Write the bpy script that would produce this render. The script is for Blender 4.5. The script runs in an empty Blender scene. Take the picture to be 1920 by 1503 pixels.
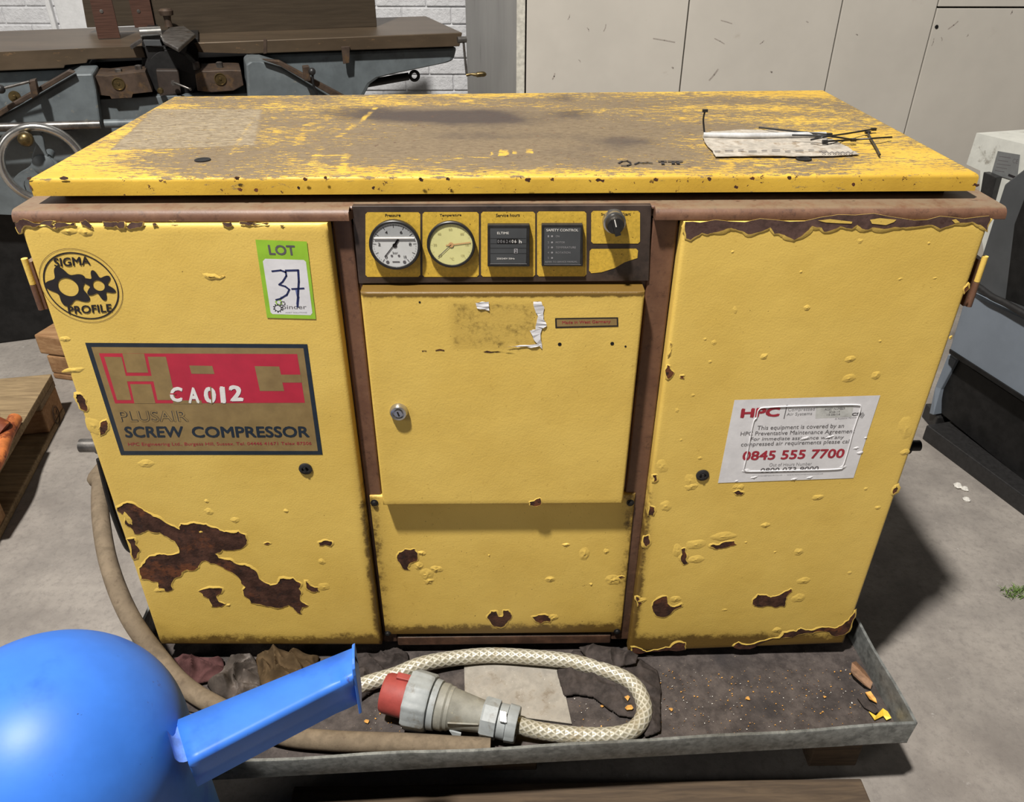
import bpy, bmesh, math, random
import numpy as np
from mathutils import Vector, Matrix, noise as mnoise
from mathutils.geometry import tessellate_polygon
random.seed(7); rng = np.random.default_rng(7)
S = bpy.context.scene
COL = S.collection
V = Vector
PI = math.pi

# ---------------------------------------------------------------- camera
F, PITCH, YAW, ROLL = 1465.3083, 0.5587, -0.0174, 0.0027
CAM = V((-0.0119, -0.9925, 1.3438))
fwd = V((-math.sin(YAW)*math.cos(PITCH), math.cos(YAW)*math.cos(PITCH), -math.sin(PITCH)))
rt = V((math.cos(YAW), math.sin(YAW), 0)); up = rt.cross(fwd)
cr, sr = math.cos(ROLL), math.sin(ROLL)
right = rt*cr + up*sr; upv = -rt*sr + up*cr
cd = bpy.data.cameras.new('camera'); cam = bpy.data.objects.new('camera', cd); COL.objects.link(cam)
m = Matrix((right, upv, -fwd)).transposed().to_4x4(); m.translation = CAM
cam.matrix_world = m
cd.sensor_width = 36; cd.lens = F*36/1920; cd.clip_start = 0.02
S.camera = cam

# ---------------------------------------------------------------- world, lamps, exposure
w = bpy.data.worlds.new('world'); S.world = w; w.use_nodes = True
w.node_tree.nodes['Background'].inputs[0].default_value = (0.93, 0.97, 1.0, 1)
w.node_tree.nodes['Background'].inputs[1].default_value = 0.03
def lamp(name, kind, loc, target, energy, size, col=(1, 1, 1)):
    l = bpy.data.lights.new(name, kind); l.energy = energy; l.color = col
    if kind == 'AREA': l.shape = 'DISK'; l.size = size
    o = bpy.data.objects.new(name, l); COL.objects.link(o); o.location = loc
    o.rotation_euler = (V(target)-V(loc)).to_track_quat('-Z', 'Y').to_euler()
    return o
KD = V((-0.42, -0.34, 1.05))
lamp('bay_lamp', 'AREA', V((.6, .035, 1.05))+KD*3.9, (0, .6, .3), 475, .26, (1, .965, .91))
lamp('side_fill', 'AREA', (-4.3, -3.2, 2.9), (0, 0, .7), 50, 2.0, (1, .97, .93))  # added soft fill from the left front, brightens upright faces; no visible source
S.view_settings.view_transform = 'Standard'; S.view_settings.look = 'None'
S.view_settings.gamma = 1; S.view_settings.use_curve_mapping = False
S.view_settings.exposure = 0.0

# ---------------------------------------------------------------- survey helpers: photo pixel -> point on a real plane
def ray(px, py): return right*((px-960)/F) + upv*(-(py-751.5)/F) + fwd
def P(px, py, ax, val):
    d = ray(px, py); return CAM + d*((val-CAM[ax])/d[ax])
def PP(px, py, pt, n):
    d = ray(px, py); n = V(n); return CAM + d*((V(pt)-CAM).dot(n)/d.dot(n))
def fr(x0, y0, s): return lambda pts: [(x0+a/s, y0+b/s) for a, b in pts]
c3 = fr(0, 380, 3); c4 = fr(640, 360, 3.2); c5 = fr(1200, 360, 2.6667); c6 = fr(0, 860, 2.337)
c7 = fr(640, 900, 2.492); c8 = fr(1180, 900, 2.492); cS = fr(60, 440, 3.4286); cL = fr(1340, 730, 6)
cE = fr(0, 200, 5.78)

# ---------------------------------------------------------------- mesh helpers
class MB:
    def __init__(s): s.v = []; s.f = []; s.m = []
    def add(s, vs, fs, mi=0):
        b = len(s.v); s.v += [tuple(x) for x in vs]
        for f in fs: s.f.append([i+b for i in f]); s.m.append(mi)
        return s
    def box(s, a, b, mi=0):
        (x0, y0, z0), (x1, y1, z1) = a, b
        vs = [(x0,y0,z0),(x1,y0,z0),(x1,y1,z0),(x0,y1,z0),(x0,y0,z1),(x1,y0,z1),(x1,y1,z1),(x0,y1,z1)]
        return s.add(vs, [(0,3,2,1),(4,5,6,7),(0,1,5,4),(1,2,6,5),(2,3,7,6),(3,0,4,7)], mi)
    def obox(s, c, ax, hs, mi=0):
        c = V(c); ax = [V(a).normalized() for a in ax]
        vs = [c+ax[0]*(hs[0]*i)+ax[1]*(hs[1]*j)+ax[2]*(hs[2]*k) for k in (-1,1) for i, j in ((-1,-1),(1,-1),(1,1),(-1,1))]
        return s.add(vs, [(0,3,2,1),(4,5,6,7),(0,1,5,4),(1,2,6,5),(2,3,7,6),(3,0,4,7)], mi)
    def prism(s, pts, vec, mi=0, mside=None):
        pts = [V(p) for p in pts]; n = len(pts); vec = V(vec)
        tri = tessellate_polygon([pts])
        s.add(pts, tri, mi)
        if vec.length > 1e-9:
            s.add([p+vec for p in pts], [t[::-1] for t in tri], mi)
            vs = pts+[p+vec for p in pts]
            s.add(vs, [(i, (i+1) % n, (i+1) % n+n, i+n) for i in range(n)], mi if mside is None else mside)
        return s
    def tube(s, path, r, seg=14, mi=0, cap=True):
        path = [V(p) for p in path]; n = len(path)
        rs = r if isinstance(r, (list, tuple)) else [r]*n
        t0 = (path[1]-path[0]).normalized(); ref = V((0,0,1)) if abs(t0.z) < .9 else V((1,0,0))
        nx = t0.cross(ref).normalized(); vs = []
        for i, p in enumerate(path):
            t = (path[min(i+1, n-1)]-path[max(i-1, 0)]).normalized()
            nx = (nx - t*nx.dot(t)).normalized(); ny = t.cross(nx)
            for k in range(seg):
                a = 2*PI*k/seg; vs.append(p+nx*(math.cos(a)*rs[i])+ny*(math.sin(a)*rs[i]))
        fs = [(i*seg+k, i*seg+(k+1) % seg, (i+1)*seg+(k+1) % seg, (i+1)*seg+k) for i in range(n-1) for k in range(seg)]
        if cap: fs += [tuple(range(seg))[::-1], tuple((n-1)*seg+k for k in range(seg))]
        return s.add(vs, fs, mi)
    def lathe(s, o, axis, prof, seg=32, mi=0, lobes=None):
        o = V(o); axis = V(axis).normalized(); ref = V((0,0,1)) if abs(axis.z) < .9 else V((1,0,0))
        nx = axis.cross(ref).normalized(); ny = axis.cross(nx); vs = []
        for h, r in prof:
            for k in range(seg):
                a = 2*PI*k/seg; q = r*(1 if not lobes else lobes(a, h))
                vs.append(o+axis*h+nx*(math.cos(a)*q)+ny*(math.sin(a)*q))
        n = len(prof)
        fs = [(i*seg+k, (i+1)*seg+k, (i+1)*seg+(k+1) % seg, i*seg+(k+1) % seg) for i in range(n-1) for k in range(seg)]
        fs += [tuple(range(seg)), tuple((n-1)*seg+k for k in range(seg))[::-1]]
        return s.add(vs, fs, mi)
    def ball(s, c, r, mi=0, seg=16):
        prof = [(-r*math.cos(PI*i/8), max(r*math.sin(PI*i/8), r*.02)) for i in range(9)]
        return s.lathe(c, (0,0,1), prof, seg, mi)
    def build(s, name, mats, parent=None, smooth=None, bevel=0, segs=2, fix=True):
        me = bpy.data.meshes.new(name); off = parent_off(parent)
        me.from_pydata([tuple(V(v)-off) for v in s.v], [], s.f)
        mats = mats if isinstance(mats, (list, tuple)) else [mats]
        for mt in mats: me.materials.append(mt)
        me.polygons.foreach_set('material_index', s.m)
        if fix:
            bm = bmesh.new(); bm.from_mesh(me); bmesh.ops.remove_doubles(bm, verts=bm.verts, dist=1e-6)
            bmesh.ops.recalc_face_normals(bm, faces=bm.faces); bm.to_mesh(me); bm.free()
        if smooth is not None:
            me.polygons.foreach_set('use_smooth', [True]*len(me.polygons)); me.set_sharp_from_angle(angle=math.radians(smooth))
        me.update()
        o = bpy.data.objects.new(name, me); COL.objects.link(o)
        if parent is not None: o.parent = parent
        if bevel:
            b = o.modifiers.new('bevel', 'BEVEL'); b.width = bevel; b.segments = segs; b.limit_method = 'ANGLE'; b.angle_limit = math.radians(40)
        return o
OFF = {}
def parent_off(p): return OFF.get(p.name, V((0,0,0))) if p is not None else V((0,0,0))
def thing(name, label, cat, loc=(0,0,0), group=None):
    o = bpy.data.objects.new(name, None); COL.objects.link(o); o.location = loc; o.empty_display_size = .05
    o['label'] = label; o['category'] = cat
    if group: o['group'] = group
    OFF[o.name] = V(loc); return o
def tag(o, label, cat, group=None, kind=None):
    o['label'] = label; o['category'] = cat
    if group: o['group'] = group
    if kind: o['kind'] = kind
    return o
def sub(o, parent): OFF[o.name] = parent_off(parent); return o     # let a part carry sub-parts
def solo(mb, name, mats, label, cat, group=None, **k):             # single-mesh thing with its origin at its base
    vs = np.array([tuple(v) for v in mb.v]); loc = V(((vs[:,0].min()+vs[:,0].max())/2, (vs[:,1].min()+vs[:,1].max())/2, vs[:,2].min()))
    mb.v = [tuple(V(v)-loc) for v in mb.v]; o = mb.build(name, mats, None, **k); o.location = loc
    return tag(o, label, cat, group)
def smooth_path(pts, n=8):
    pts = [V(p) for p in pts]; q = [pts[0]*2-pts[1]]+pts+[pts[-1]*2-pts[-2]]; out = []
    for i in range(1, len(q)-2):
        for k in range(n):
            t = k/n; a, b, c, d = q[i-1], q[i], q[i+1], q[i+2]
            out.append(.5*((2*b)+(c-a)*t+(2*a-5*b+4*c-d)*t*t+(3*b-a-3*c+d)*t**3))
    out.append(pts[-1]); return out
def rough_poly(pts, it=2, amp=.18, r=random):
    for _ in range(it):
        out = []
        for i, p in enumerate(pts):
            q = pts[(i+1) % len(pts)]; dx, dz = q[0]-p[0], q[1]-p[1]; k = r.uniform(-amp, amp)
            out += [p, ((p[0]+q[0])/2-dz*k, (p[1]+q[1])/2+dx*k)]
        pts = out; amp *= .8
    return pts
_tx = {}
def text2d(s, bold=0.0, shear=0.0):
    k = (s, bold, shear)
    if k not in _tx:
        c = bpy.data.curves.new('lettering', 'FONT'); c.body = s; c.offset = min(bold, 0); c.shear = shear; c.resolution_u = 3
        o = bpy.data.objects.new('lettering', c); COL.objects.link(o)
        dg = bpy.context.evaluated_depsgraph_get(); me = bpy.data.meshes.new_from_object(o.evaluated_get(dg))
        vs = np.array([v.co[:2] for v in me.vertices]); fs = [tuple(p.vertices) for p in me.polygons]
        bpy.data.objects.remove(o); bpy.data.curves.remove(c); bpy.data.meshes.remove(me)
        n1 = len(vs)
        if bold > 0:   # heavier strokes: overlaid copies of the same lettering
            n0 = len(vs); sh = [(bold*math.cos(a), bold*math.sin(a)) for a in (.4, 2.0, 3.6, 5.2)]; sh.append((0, 0))
            fs = [tuple(i+k*n0 for i in f) for k in range(len(sh)) for f in fs]; vs = np.concatenate([vs+np.array(d) for d in sh])
        lo, hi = vs.min(0), vs.max(0); lay = np.repeat(np.arange(len(vs)//n1), n1)*2.5e-5; _tx[k] = (np.column_stack([(vs-lo)/(hi-lo), lay]), fs)
    return _tx[k]
class Flat:
    """decal builder on a plane: pix(px,py)->3D point; n = outward normal; layers stack outward"""
    def __init__(s, pl, n, lift=.0004, step=.00012): s.pl = pl; s.n = V(n); s.mb = MB(); s.lift = lift; s.step = step
    def up(s, L): return s.n*(s.lift+L*s.step)
    def poly(s, pts, mi, L=0):
        q = [s.pl(*p)+s.up(L) for p in pts]; s.mb.add(q, tessellate_polygon([q]), mi)
    def text(s, t, bl, br, tl, mi, L=1, bold=0., shear=0.):
        vs, fs = text2d(t, bold, shear); a = s.pl(*bl)+s.up(L); ex = s.pl(*br)+s.up(L)-a; ey = s.pl(*tl)+s.up(L)-a
        s.mb.add([a+ex*x+ey*y+s.n*z for x, y, z in vs], fs, mi)
    def line(s, pts, wd, mi, L=1, closed=False):   # wd in metres
        q = [s.pl(*p)+s.up(L) for p in pts]; n = len(q)
        for i in range(n if closed else n-1):
            a, b = q[i], q[(i+1) % n]; d = (b-a)
            if d.length < 1e-7: continue
            d.normalize(); t = s.n.cross(d)*(wd/2); e = d*(wd*.35)
            s.mb.add([a-t-e, b-t+e, b+t+e, a+t-e], [(0,1,2,3)], mi)
    def disc(s, c, r, mi, L=0, r0=0, seg=40, fn=None):
        o = s.pl(*c)+s.up(L); ax = V((1,0,0)); az = s.n.cross(ax)
        f = fn or (lambda a: r)
        ring = [o+ax*(math.cos(2*PI*k/seg)*f(2*PI*k/seg))+az*(math.sin(2*PI*k/seg)*f(2*PI*k/seg)) for k in range(seg)]
        if r0:
            inn = [o+ax*(math.cos(2*PI*k/seg)*r0)+az*(math.sin(2*PI*k/seg)*r0) for k in range(seg)]
            s.mb.add(ring+inn, [(k, (k+1) % seg, seg+(k+1) % seg, seg+k) for k in range(seg)], mi)
        else: s.mb.add(ring+[o], [(k, (k+1) % seg, seg) for k in range(seg)], mi)
    def build(s, name, mats, parent): return s.mb.build(name, mats, parent, fix=False)

# ---------------------------------------------------------------- materials
def srgb(r, g, b):
    f = lambda c: (c/255/12.92) if c/255 <= .04045 else ((c/255+.055)/1.055)**2.4
    return (f(r), f(g), f(b), 1)
class NT:
    def __init__(s, name):
        s.mat = bpy.data.materials.new(name); s.mat.use_nodes = True; s.t = s.mat.node_tree; s.b = s.t.nodes['Principled BSDF']
        s.co = s.t.nodes.new('ShaderNodeTexCoord').outputs['Object']
    def n(s, t, **k):
        o = s.t.nodes.new(t)
        for a, b in k.items(): setattr(o, a, b)
        return o
    def link(s, a, b): s.t.links.new(a, b)
    def _in(s, sock, v):
        if hasattr(v, 'is_output') or isinstance(v, bpy.types.NodeSocket): s.link(v, sock)
        else: sock.default_value = v
    def math(s, op, a, b=0., clamp=False):
        o = s.n('ShaderNodeMath', operation=op, use_clamp=clamp); s._in(o.inputs[0], a); s._in(o.inputs[1], b); return o.outputs[0]
    def mapped(s, scale=(1,1,1), loc=(0,0,0), rot=(0,0,0)):
        o = s.n('ShaderNodeMapping'); s.link(s.co, o.inputs[0]); o.inputs['Scale'].default_value = scale; o.inputs['Location'].default_value = loc; o.inputs['Rotation'].default_value = rot
        return o.outputs[0]
    def noise(s, scale, detail=4, rough=.6, vec=None, dist=0.):
        o = s.n('ShaderNodeTexNoise'); s.link(vec or s.co, o.inputs['Vector']); o.inputs['Scale'].default_value = scale
        o.inputs['Detail'].default_value = detail; o.inputs['Roughness'].default_value = rough; o.inputs['Distortion'].default_value = dist
        return o.outputs['Fac']
    def voro(s, scale, vec=None):
        o = s.n('ShaderNodeTexVoronoi'); s.link(vec or s.co, o.inputs['Vector']); o.inputs['Scale'].default_value = scale; return o.outputs['Distance']
    def step(s, v, lo, hi):
        o = s.n('ShaderNodeMapRange', interpolation_type='SMOOTHSTEP'); s._in(o.inputs[0], v); o.inputs[1].default_value = lo; o.inputs[2].default_value = hi
        return o.outputs[0]
    def mix(s, f, a, b, blend='MIX'):
        o = s.n('ShaderNodeMix', data_type='RGBA', blend_type=blend); s._in(o.inputs[0], f); s._in(o.inputs[6], a); s._in(o.inputs[7], b); return o.outputs[2]
    def bump(s, h, strength=.2, dist=.001, prev=None):
        o = s.n('ShaderNodeBump'); s._in(o.inputs['Height'], h); o.inputs['Strength'].default_value = strength; o.inputs['Distance'].default_value = dist
        if prev is not None: s.link(prev, o.inputs['Normal'])
        return o.outputs[0]
    def attr(s, name):
        o = s.n('ShaderNodeAttribute', attribute_name=name); c = s.n('ShaderNodeSeparateColor'); s.link(o.outputs['Color'], c.inputs[0]); return c.outputs
    def out(s, col, rough=.5, metal=0., normal=None, spec=.5):
        s._in(s.b.inputs['Base Color'], col); s._in(s.b.inputs['Roughness'], rough); s._in(s.b.inputs['Metallic'], metal)
        s.b.inputs['Specular IOR Level'].default_value = spec
        if normal is not None: s.link(normal, s.b.inputs['Normal'])
        return s.mat
def plain(name, c, rough=.5, metal=0., var=.12, sc=60, bump=.1, bd=.0005, spec=.5, spots=None, scale=(1,1,1)):
    t = NT(name); vec = t.mapped(scale); n = t.noise(sc, 4, .65, vec)
    d = tuple(x*(1-var*2) for x in c[:3])+(1,); l = tuple(min(1, x*(1+var)) for x in c[:3])+(1,)
    col = t.mix(t.step(n, .3, .7), d, l)
    if spots:
        for sc2, lo, hi, cc in spots: col = t.mix(t.step(t.noise(sc2, 5, .7, vec), lo, hi), col, cc)
    return t.out(col, rough, metal, t.bump(t.noise(sc*3, 3, .6, vec), bump, bd) if bump else None, spec)
YEL = srgb(232, 192, 76)
def yellow(name, grime=True, hammer=True):
    t = NT(name); n1 = t.noise(7, 4, .6); n2 = t.noise(90, 4, .7)
    col = t.mix(t.step(n1, .3, .75), srgb(226, 192, 98), srgb(216, 181, 88))
    col = t.mix(t.math('MULTIPLY', t.step(n2, .62, .75), .35), col, srgb(150, 112, 40))
    col = t.mix(t.math('MULTIPLY', t.step(t.noise(240, 2, .5), .72, .78), .7), col, srgb(70, 48, 25))
    if grime:
        a = t.attr('mask')
        g = t.math('MULTIPLY', t.step(t.math('ADD', a[0], t.math('MULTIPLY', t.math('SUBTRACT', t.noise(55, 6, .75), .5), 1.1)), .45, .8), t.step(a[0], .02, .2))
        col = t.mix(t.math('MULTIPLY', g, .9), col, srgb(52, 38, 20))
        soft = t.step(a[0], 0., 1.); col = t.mix(t.math('MULTIPLY', soft, .45), col, srgb(120, 88, 30))
        bl = t.math('MULTIPLY', t.step(t.noise(130, 3, .8), .66, .7), a[1]); col = t.mix(bl, col, srgb(60, 38, 30))
    b = t.bump(t.noise(330, 2, .5), .35, .0006) if hammer else None
    b = t.bump(t.noise(16, 3, .5), .3, .003, b)
    return t.out(col, .47, 0, b, .4)
M_yel = yellow('yellow_enamel'); M_yel2 = yellow('yellow_enamel_flakes', False)
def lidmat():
    t = NT('worn_dimmed_yellow_enamel_top'); a = t.attr('mask')
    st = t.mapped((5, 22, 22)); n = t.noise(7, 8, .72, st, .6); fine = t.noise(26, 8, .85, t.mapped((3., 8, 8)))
    base = t.mix(t.step(t.noise(9, 4), .3, .7), srgb(208, 170, 66), srgb(190, 152, 56))  # door yellow darkened in the colour to offset overhead light; wear added below
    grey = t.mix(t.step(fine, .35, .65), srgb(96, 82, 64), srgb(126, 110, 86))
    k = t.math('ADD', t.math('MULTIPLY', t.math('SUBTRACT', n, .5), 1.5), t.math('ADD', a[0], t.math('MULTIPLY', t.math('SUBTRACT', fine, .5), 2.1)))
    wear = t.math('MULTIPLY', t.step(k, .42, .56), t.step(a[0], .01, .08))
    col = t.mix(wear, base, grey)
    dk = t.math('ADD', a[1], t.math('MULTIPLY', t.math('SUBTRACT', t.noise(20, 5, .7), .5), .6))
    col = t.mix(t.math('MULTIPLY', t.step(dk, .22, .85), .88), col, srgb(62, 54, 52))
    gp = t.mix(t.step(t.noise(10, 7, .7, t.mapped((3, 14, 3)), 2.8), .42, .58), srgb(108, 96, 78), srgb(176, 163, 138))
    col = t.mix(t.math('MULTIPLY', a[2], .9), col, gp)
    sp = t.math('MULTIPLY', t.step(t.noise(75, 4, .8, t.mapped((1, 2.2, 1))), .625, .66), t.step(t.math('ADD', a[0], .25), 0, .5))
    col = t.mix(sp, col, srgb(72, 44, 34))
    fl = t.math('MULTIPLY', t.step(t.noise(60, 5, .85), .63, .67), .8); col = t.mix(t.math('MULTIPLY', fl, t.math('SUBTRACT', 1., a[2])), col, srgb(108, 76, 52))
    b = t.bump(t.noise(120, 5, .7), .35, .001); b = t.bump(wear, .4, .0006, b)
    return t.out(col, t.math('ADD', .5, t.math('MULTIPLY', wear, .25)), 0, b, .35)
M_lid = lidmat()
def brown():
    t = NT('brown_enamel'); n = t.noise(14, 6, .7)
    col = t.mix(t.step(n, .3, .7), srgb(116, 84, 64), srgb(96, 66, 50))
    col = t.mix(t.math('MULTIPLY', t.step(t.noise(60, 6, .8), .52, .68), .6), col, srgb(62, 42, 34))
    g = t.n('ShaderNodeNewGeometry'); sp = t.n('ShaderNodeSeparateXYZ'); t.link(g.outputs['Normal'], sp.inputs[0])
    dust = t.math('MULTIPLY', t.step(sp.outputs[2], .75, .98), t.step(t.noise(30, 6, .8), .25, .6))
    col = t.mix(t.math('MULTIPLY', dust, .75), col, srgb(128, 112, 90))
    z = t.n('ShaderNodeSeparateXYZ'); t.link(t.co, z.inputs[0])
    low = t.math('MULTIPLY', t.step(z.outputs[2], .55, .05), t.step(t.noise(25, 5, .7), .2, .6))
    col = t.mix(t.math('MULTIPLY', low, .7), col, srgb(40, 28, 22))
    return t.out(col, .5, 0, t.bump(t.noise(150, 4, .6), .3, .0008), .5)
M_brown = brown()
M_rust = plain('dark_rust', srgb(76, 50, 40), .8, 0, .3, 40, .6, .0015, .25, [(18, .5, .62, srgb(104, 62, 40)), (70, .55, .65, srgb(50, 36, 32))])
M_rustl = plain('bare_purple_brown_steel', srgb(92, 70, 64), .62, 0, .22, 50, .4, .001, .3, [(25, .52, .66, srgb(66, 46, 42))])
M_black = plain('black_plastic', srgb(38, 37, 37), .42, 0, .15, 80, .1)
M_dark = plain('near_black_steel', srgb(24, 23, 23), .55, .2, .3, 30, .3)
M_pblk = plain('print_black', srgb(34, 30, 32), .5, 0, .1, 60, 0)
M_navy = plain('print_navy', srgb(34, 44, 54), .45, 0, .1, 60, 0)
M_gold = plain('brushed_gold_foil', srgb(158, 132, 84), .42, .25, .08, 30, .05, spots=[(9, .5, .8, srgb(138, 112, 70))])
M_red = plain('print_red', srgb(186, 44, 62), .45, 0, .06, 20, 0)
M_dred = plain('print_dark_red', srgb(168, 44, 60), .5, 0, .1, 60, 0)
M_white = plain('white_spray', srgb(232, 228, 222), .6, 0, .04, 60, .1)
M_wspray = plain('white_overspray', srgb(190, 170, 140), .7, 0, .1, 60, 0)
M_paper = plain('white_vinyl_label', srgb(222, 220, 222), .45, 0, .04, 30, .15, .001)
M_paper2 = plain('torn_paper', srgb(168, 160, 148), .8, 0, .15, 40, .4, .001, spots=[(45, .5, .68, srgb(128, 112, 92)), (90, .62, .7, srgb(190, 184, 176))])
M_grey = plain('print_grey', srgb(96, 92, 94), .5, 0, .1, 60, 0)
M_lgrey = plain('print_light_grey', srgb(150, 148, 150), .5, 0, .1, 60, 0)
M_green = plain('green_vinyl', srgb(148, 192, 52), .5, 0, .06, 30, .05)
M_ink = plain('blue_marker_ink', srgb(34, 42, 88), .5, 0, .2, 30, 0)
M_inkl = plain('faded_marker_ink', srgb(112, 124, 176), .5, 0, .2, 30, 0)
M_dial = plain('white_dial', srgb(208, 208, 206), .35, 0, .04, 30, 0)
M_diall = plain('yellowed_dial', srgb(222, 216, 150), .35, 0, .04, 20, 0)
M_diald = plain('grey_liquid_dial', srgb(165, 166, 166), .3, 0, .06, 20, 0)
M_tan = plain('tan_needle', srgb(206, 160, 110), .5, 0, .05, 20, 0)
M_chrome = plain('dull_chrome', srgb(190, 188, 184), .25, .9, .1, 40, .05)
M_steel = plain('worn_steel', srgb(120, 116, 112), .4, .8, .25, 30, .2, spots=[(20, .55, .7, srgb(86, 70, 58))])
def galv():
    t = NT('galvanised_sheet'); v = t.n('ShaderNodeTexVoronoi'); t.link(t.co, v.inputs['Vector']); v.inputs['Scale'].default_value = 120
    s = t.n('ShaderNodeSeparateColor'); t.link(v.outputs['Color'], s.inputs[0])
    n = t.noise(60, 5, .7)
    col = t.mix(t.math('ADD', t.math('MULTIPLY', s.outputs[0], .4), t.math('MULTIPLY', t.step(n, .3, .7), .6)), srgb(92, 94, 92), srgb(146, 148, 145))
    col = t.mix(t.math('MULTIPLY', t.step(t.noise(6, 4), .5, .75), .5), col, srgb(70, 66, 60))
    return t.out(col, .5, .45, t.bump(t.noise(25, 3), .15, .002))
M_galv = galv()
def oily():
    t = NT('oily_tray_dirt'); col = t.mix(t.step(t.noise(30, 6, .75), .3, .7), srgb(52, 46, 44), srgb(84, 76, 72))
    col = t.mix(t.step(t.noise(6, 4), .5, .7), col, srgb(46, 42, 42))
    col = t.mix(t.step(t.noise(260, 3, .7), .69, .73), col, srgb(168, 150, 120))
    return t.out(col, .7, 0, t.bump(t.noise(180, 5, .7), .6, .0015), .3)
M_oil = oily()
def wood(name, a, b, c, rot=(0,0,0)):
    t = NT(name); v = t.mapped((2, 30, 30), (0,0,0), rot); n = t.noise(3, 6, .7, v, .8)
    col = t.mix(t.step(n, .3, .7), a, b); col = t.mix(t.step(t.noise(4, 5, .7), .5, .75), col, c)
    return t.out(col, .8, 0, t.bump(n, .5, .002), .2)
M_wood = wood('weathered_pallet_wood', srgb(112, 96, 76), srgb(150, 130, 102), srgb(92, 74, 54))
M_woody = wood('weathered_pallet_wood_lengthwise', srgb(116, 98, 74), srgb(160, 138, 104), srgb(98, 76, 52), (0, 0, PI/2))
M_wood2 = wood('brown_timber', srgb(140, 104, 72), srgb(172, 136, 98), srgb(104, 72, 46))
M_wdark = wood('dark_old_plank', srgb(70, 59, 49), srgb(94, 79, 63), srgb(50, 42, 34))
M_blue = plain('blue_tank_enamel', srgb(58, 118, 214), .46, 0, .05, 12, .12, .001, .4, [(7, .5, .72, srgb(38, 92, 200)), (45, .66, .74, srgb(60, 84, 160)), (120, .7, .73, srgb(30, 44, 90))])
M_lblue = plain('chipped_pale_edge', srgb(96, 134, 216), .5, 0, .15, 60, .4)
M_hose = plain('dusty_rubber_hose', srgb(120, 106, 88), .85, 0, .12, 60, .5, .0008, .2, [(30, .5, .7, srgb(92, 80, 66))])
def braid():
    t = NT('braided_clear_cable'); t.mat.use_nodes = True
    uv = t.n('ShaderNodeAttribute', attribute_name='braid'); s = t.n('ShaderNodeSeparateXYZ'); t.link(uv.outputs['Vector'], s.inputs[0])
    f = lambda sign: t.math('SINE', t.math('MULTIPLY', t.math('ADD', s.outputs[0], t.math('MULTIPLY', s.outputs[1], sign)), 1.0))
    a = f(1.); b = f(-1.)
    k = t.math('MAXIMUM', a, b); h = t.step(k, .2, 1.)
    col = t.mix(h, srgb(150, 144, 124), srgb(192, 187, 172)); col = t.mix(t.step(t.noise(30, 5, .7), .5, .75), col, srgb(150, 136, 108))
    return t.out(col, .35, .15, t.bump(k, .5, .001), .6)
M_braid = braid()
M_plug = plain('grey_plug_plastic', srgb(140, 138, 128), .55, 0, .1, 40, .25, .0006, .4, [(14, .5, .7, srgb(118, 108, 90)), (90, .62, .7, srgb(168, 160, 140))])
M_plugl = plain('light_grey_ring_plastic', srgb(150, 154, 154), .5, 0, .08, 40, .2, .0006, .4, [(24, .56, .72, srgb(116, 112, 104))])
M_plugr = plain('red_plug_plastic', srgb(152, 66, 60), .55, 0, .08, 50, .3, .0006, .4, [(30, .55, .7, srgb(150, 68, 60))])
M_rag1 = plain('pinkish_rag', srgb(80, 54, 53), .95, 0, .2, 40, .6, .001, .1)
M_rag2 = plain('grey_oily_rag', srgb(84, 76, 70), .9, 0, .2, 30, .6, .001, .15, [(22, .55, .66, srgb(122, 115, 110)), (12, .5, .7, srgb(78, 68, 62))])
M_rag3 = plain('brown_stained_rag', srgb(86, 70, 50), .95, 0, .2, 20, .6, .001, .1, [(9, .52, .7, srgb(120, 84, 40))])
M_rag4 = plain('black_oily_rag', srgb(62, 55, 52), .85, 0, .2, 60, .6, .0012, .25, [(200, .7, .74, srgb(150, 140, 120))])
M_card = plain('grey_worn_sheet', srgb(150, 144, 134), .7, 0, .1, 50, .3, .0006, .3, [(25, .5, .72, srgb(116, 106, 92)), (160, .62, .7, srgb(176, 170, 160))])
def concrete():
    t = NT('concrete_floor'); col = t.mix(t.step(t.noise(5, 6, .65), .3, .7), srgb(124, 118, 112), srgb(152, 145, 137))
    col = t.mix(t.math('MULTIPLY', t.step(t.noise(60, 6, .8), .45, .7), .55), col, srgb(108, 102, 98))
    col = t.mix(t.math('MULTIPLY', t.step(t.noise(26, 6, .85), .62, .72), .75), col, srgb(196, 192, 186))
    col = t.mix(t.math('MULTIPLY', t.step(t.noise(1.7, 5, .7), .52, .72), .35), col, srgb(104, 96, 90))
    return t.out(col, .72, 0, t.bump(t.noise(110, 6, .75), .5, .0015), .3)
M_conc = concrete()
M_brick = plain('white_painted_brick', srgb(206, 206, 208), .6, 0, .05, 25, .8, .006, .3, [(6, .56, .75, srgb(186, 186, 188))])
M_mortar = plain('white_painted_mortar', srgb(196, 196, 198), .7, 0, .08, 30, .6, .004)
M_pil = plain('white_plaster', srgb(214, 214, 214), .6, 0, .04, 25, .3, .003)
M_panel = plain('beige_painted_panel', srgb(188, 182, 172), .5, 0, .03, 3, .05, .001, .4, [(9, .64, .8, srgb(170, 160, 148)), (34, .73, .76, srgb(120, 104, 90))])
M_pside = plain('grey_panel_side', srgb(146, 144, 140), .55, 0, .06, 6, .1, spots=[(14, .6, .75, srgb(126, 124, 120))], scale=(1, 1, .2))
M_cast = plain('blue_grey_machine_enamel', srgb(98, 105, 108), .5, .1, .1, 12, .25, .001, .5, [(8, .52, .7, srgb(76, 82, 86)), (40, .62, .7, srgb(120, 118, 110))])
M_castr = plain('grey_enamel_with_red_primer_chips', srgb(98, 105, 108), .5, .1, .1, 12, .25, .001, .5, [(8, .52, .7, srgb(80, 84, 86)), (9, .68, .70, srgb(130, 60, 52))])
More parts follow.
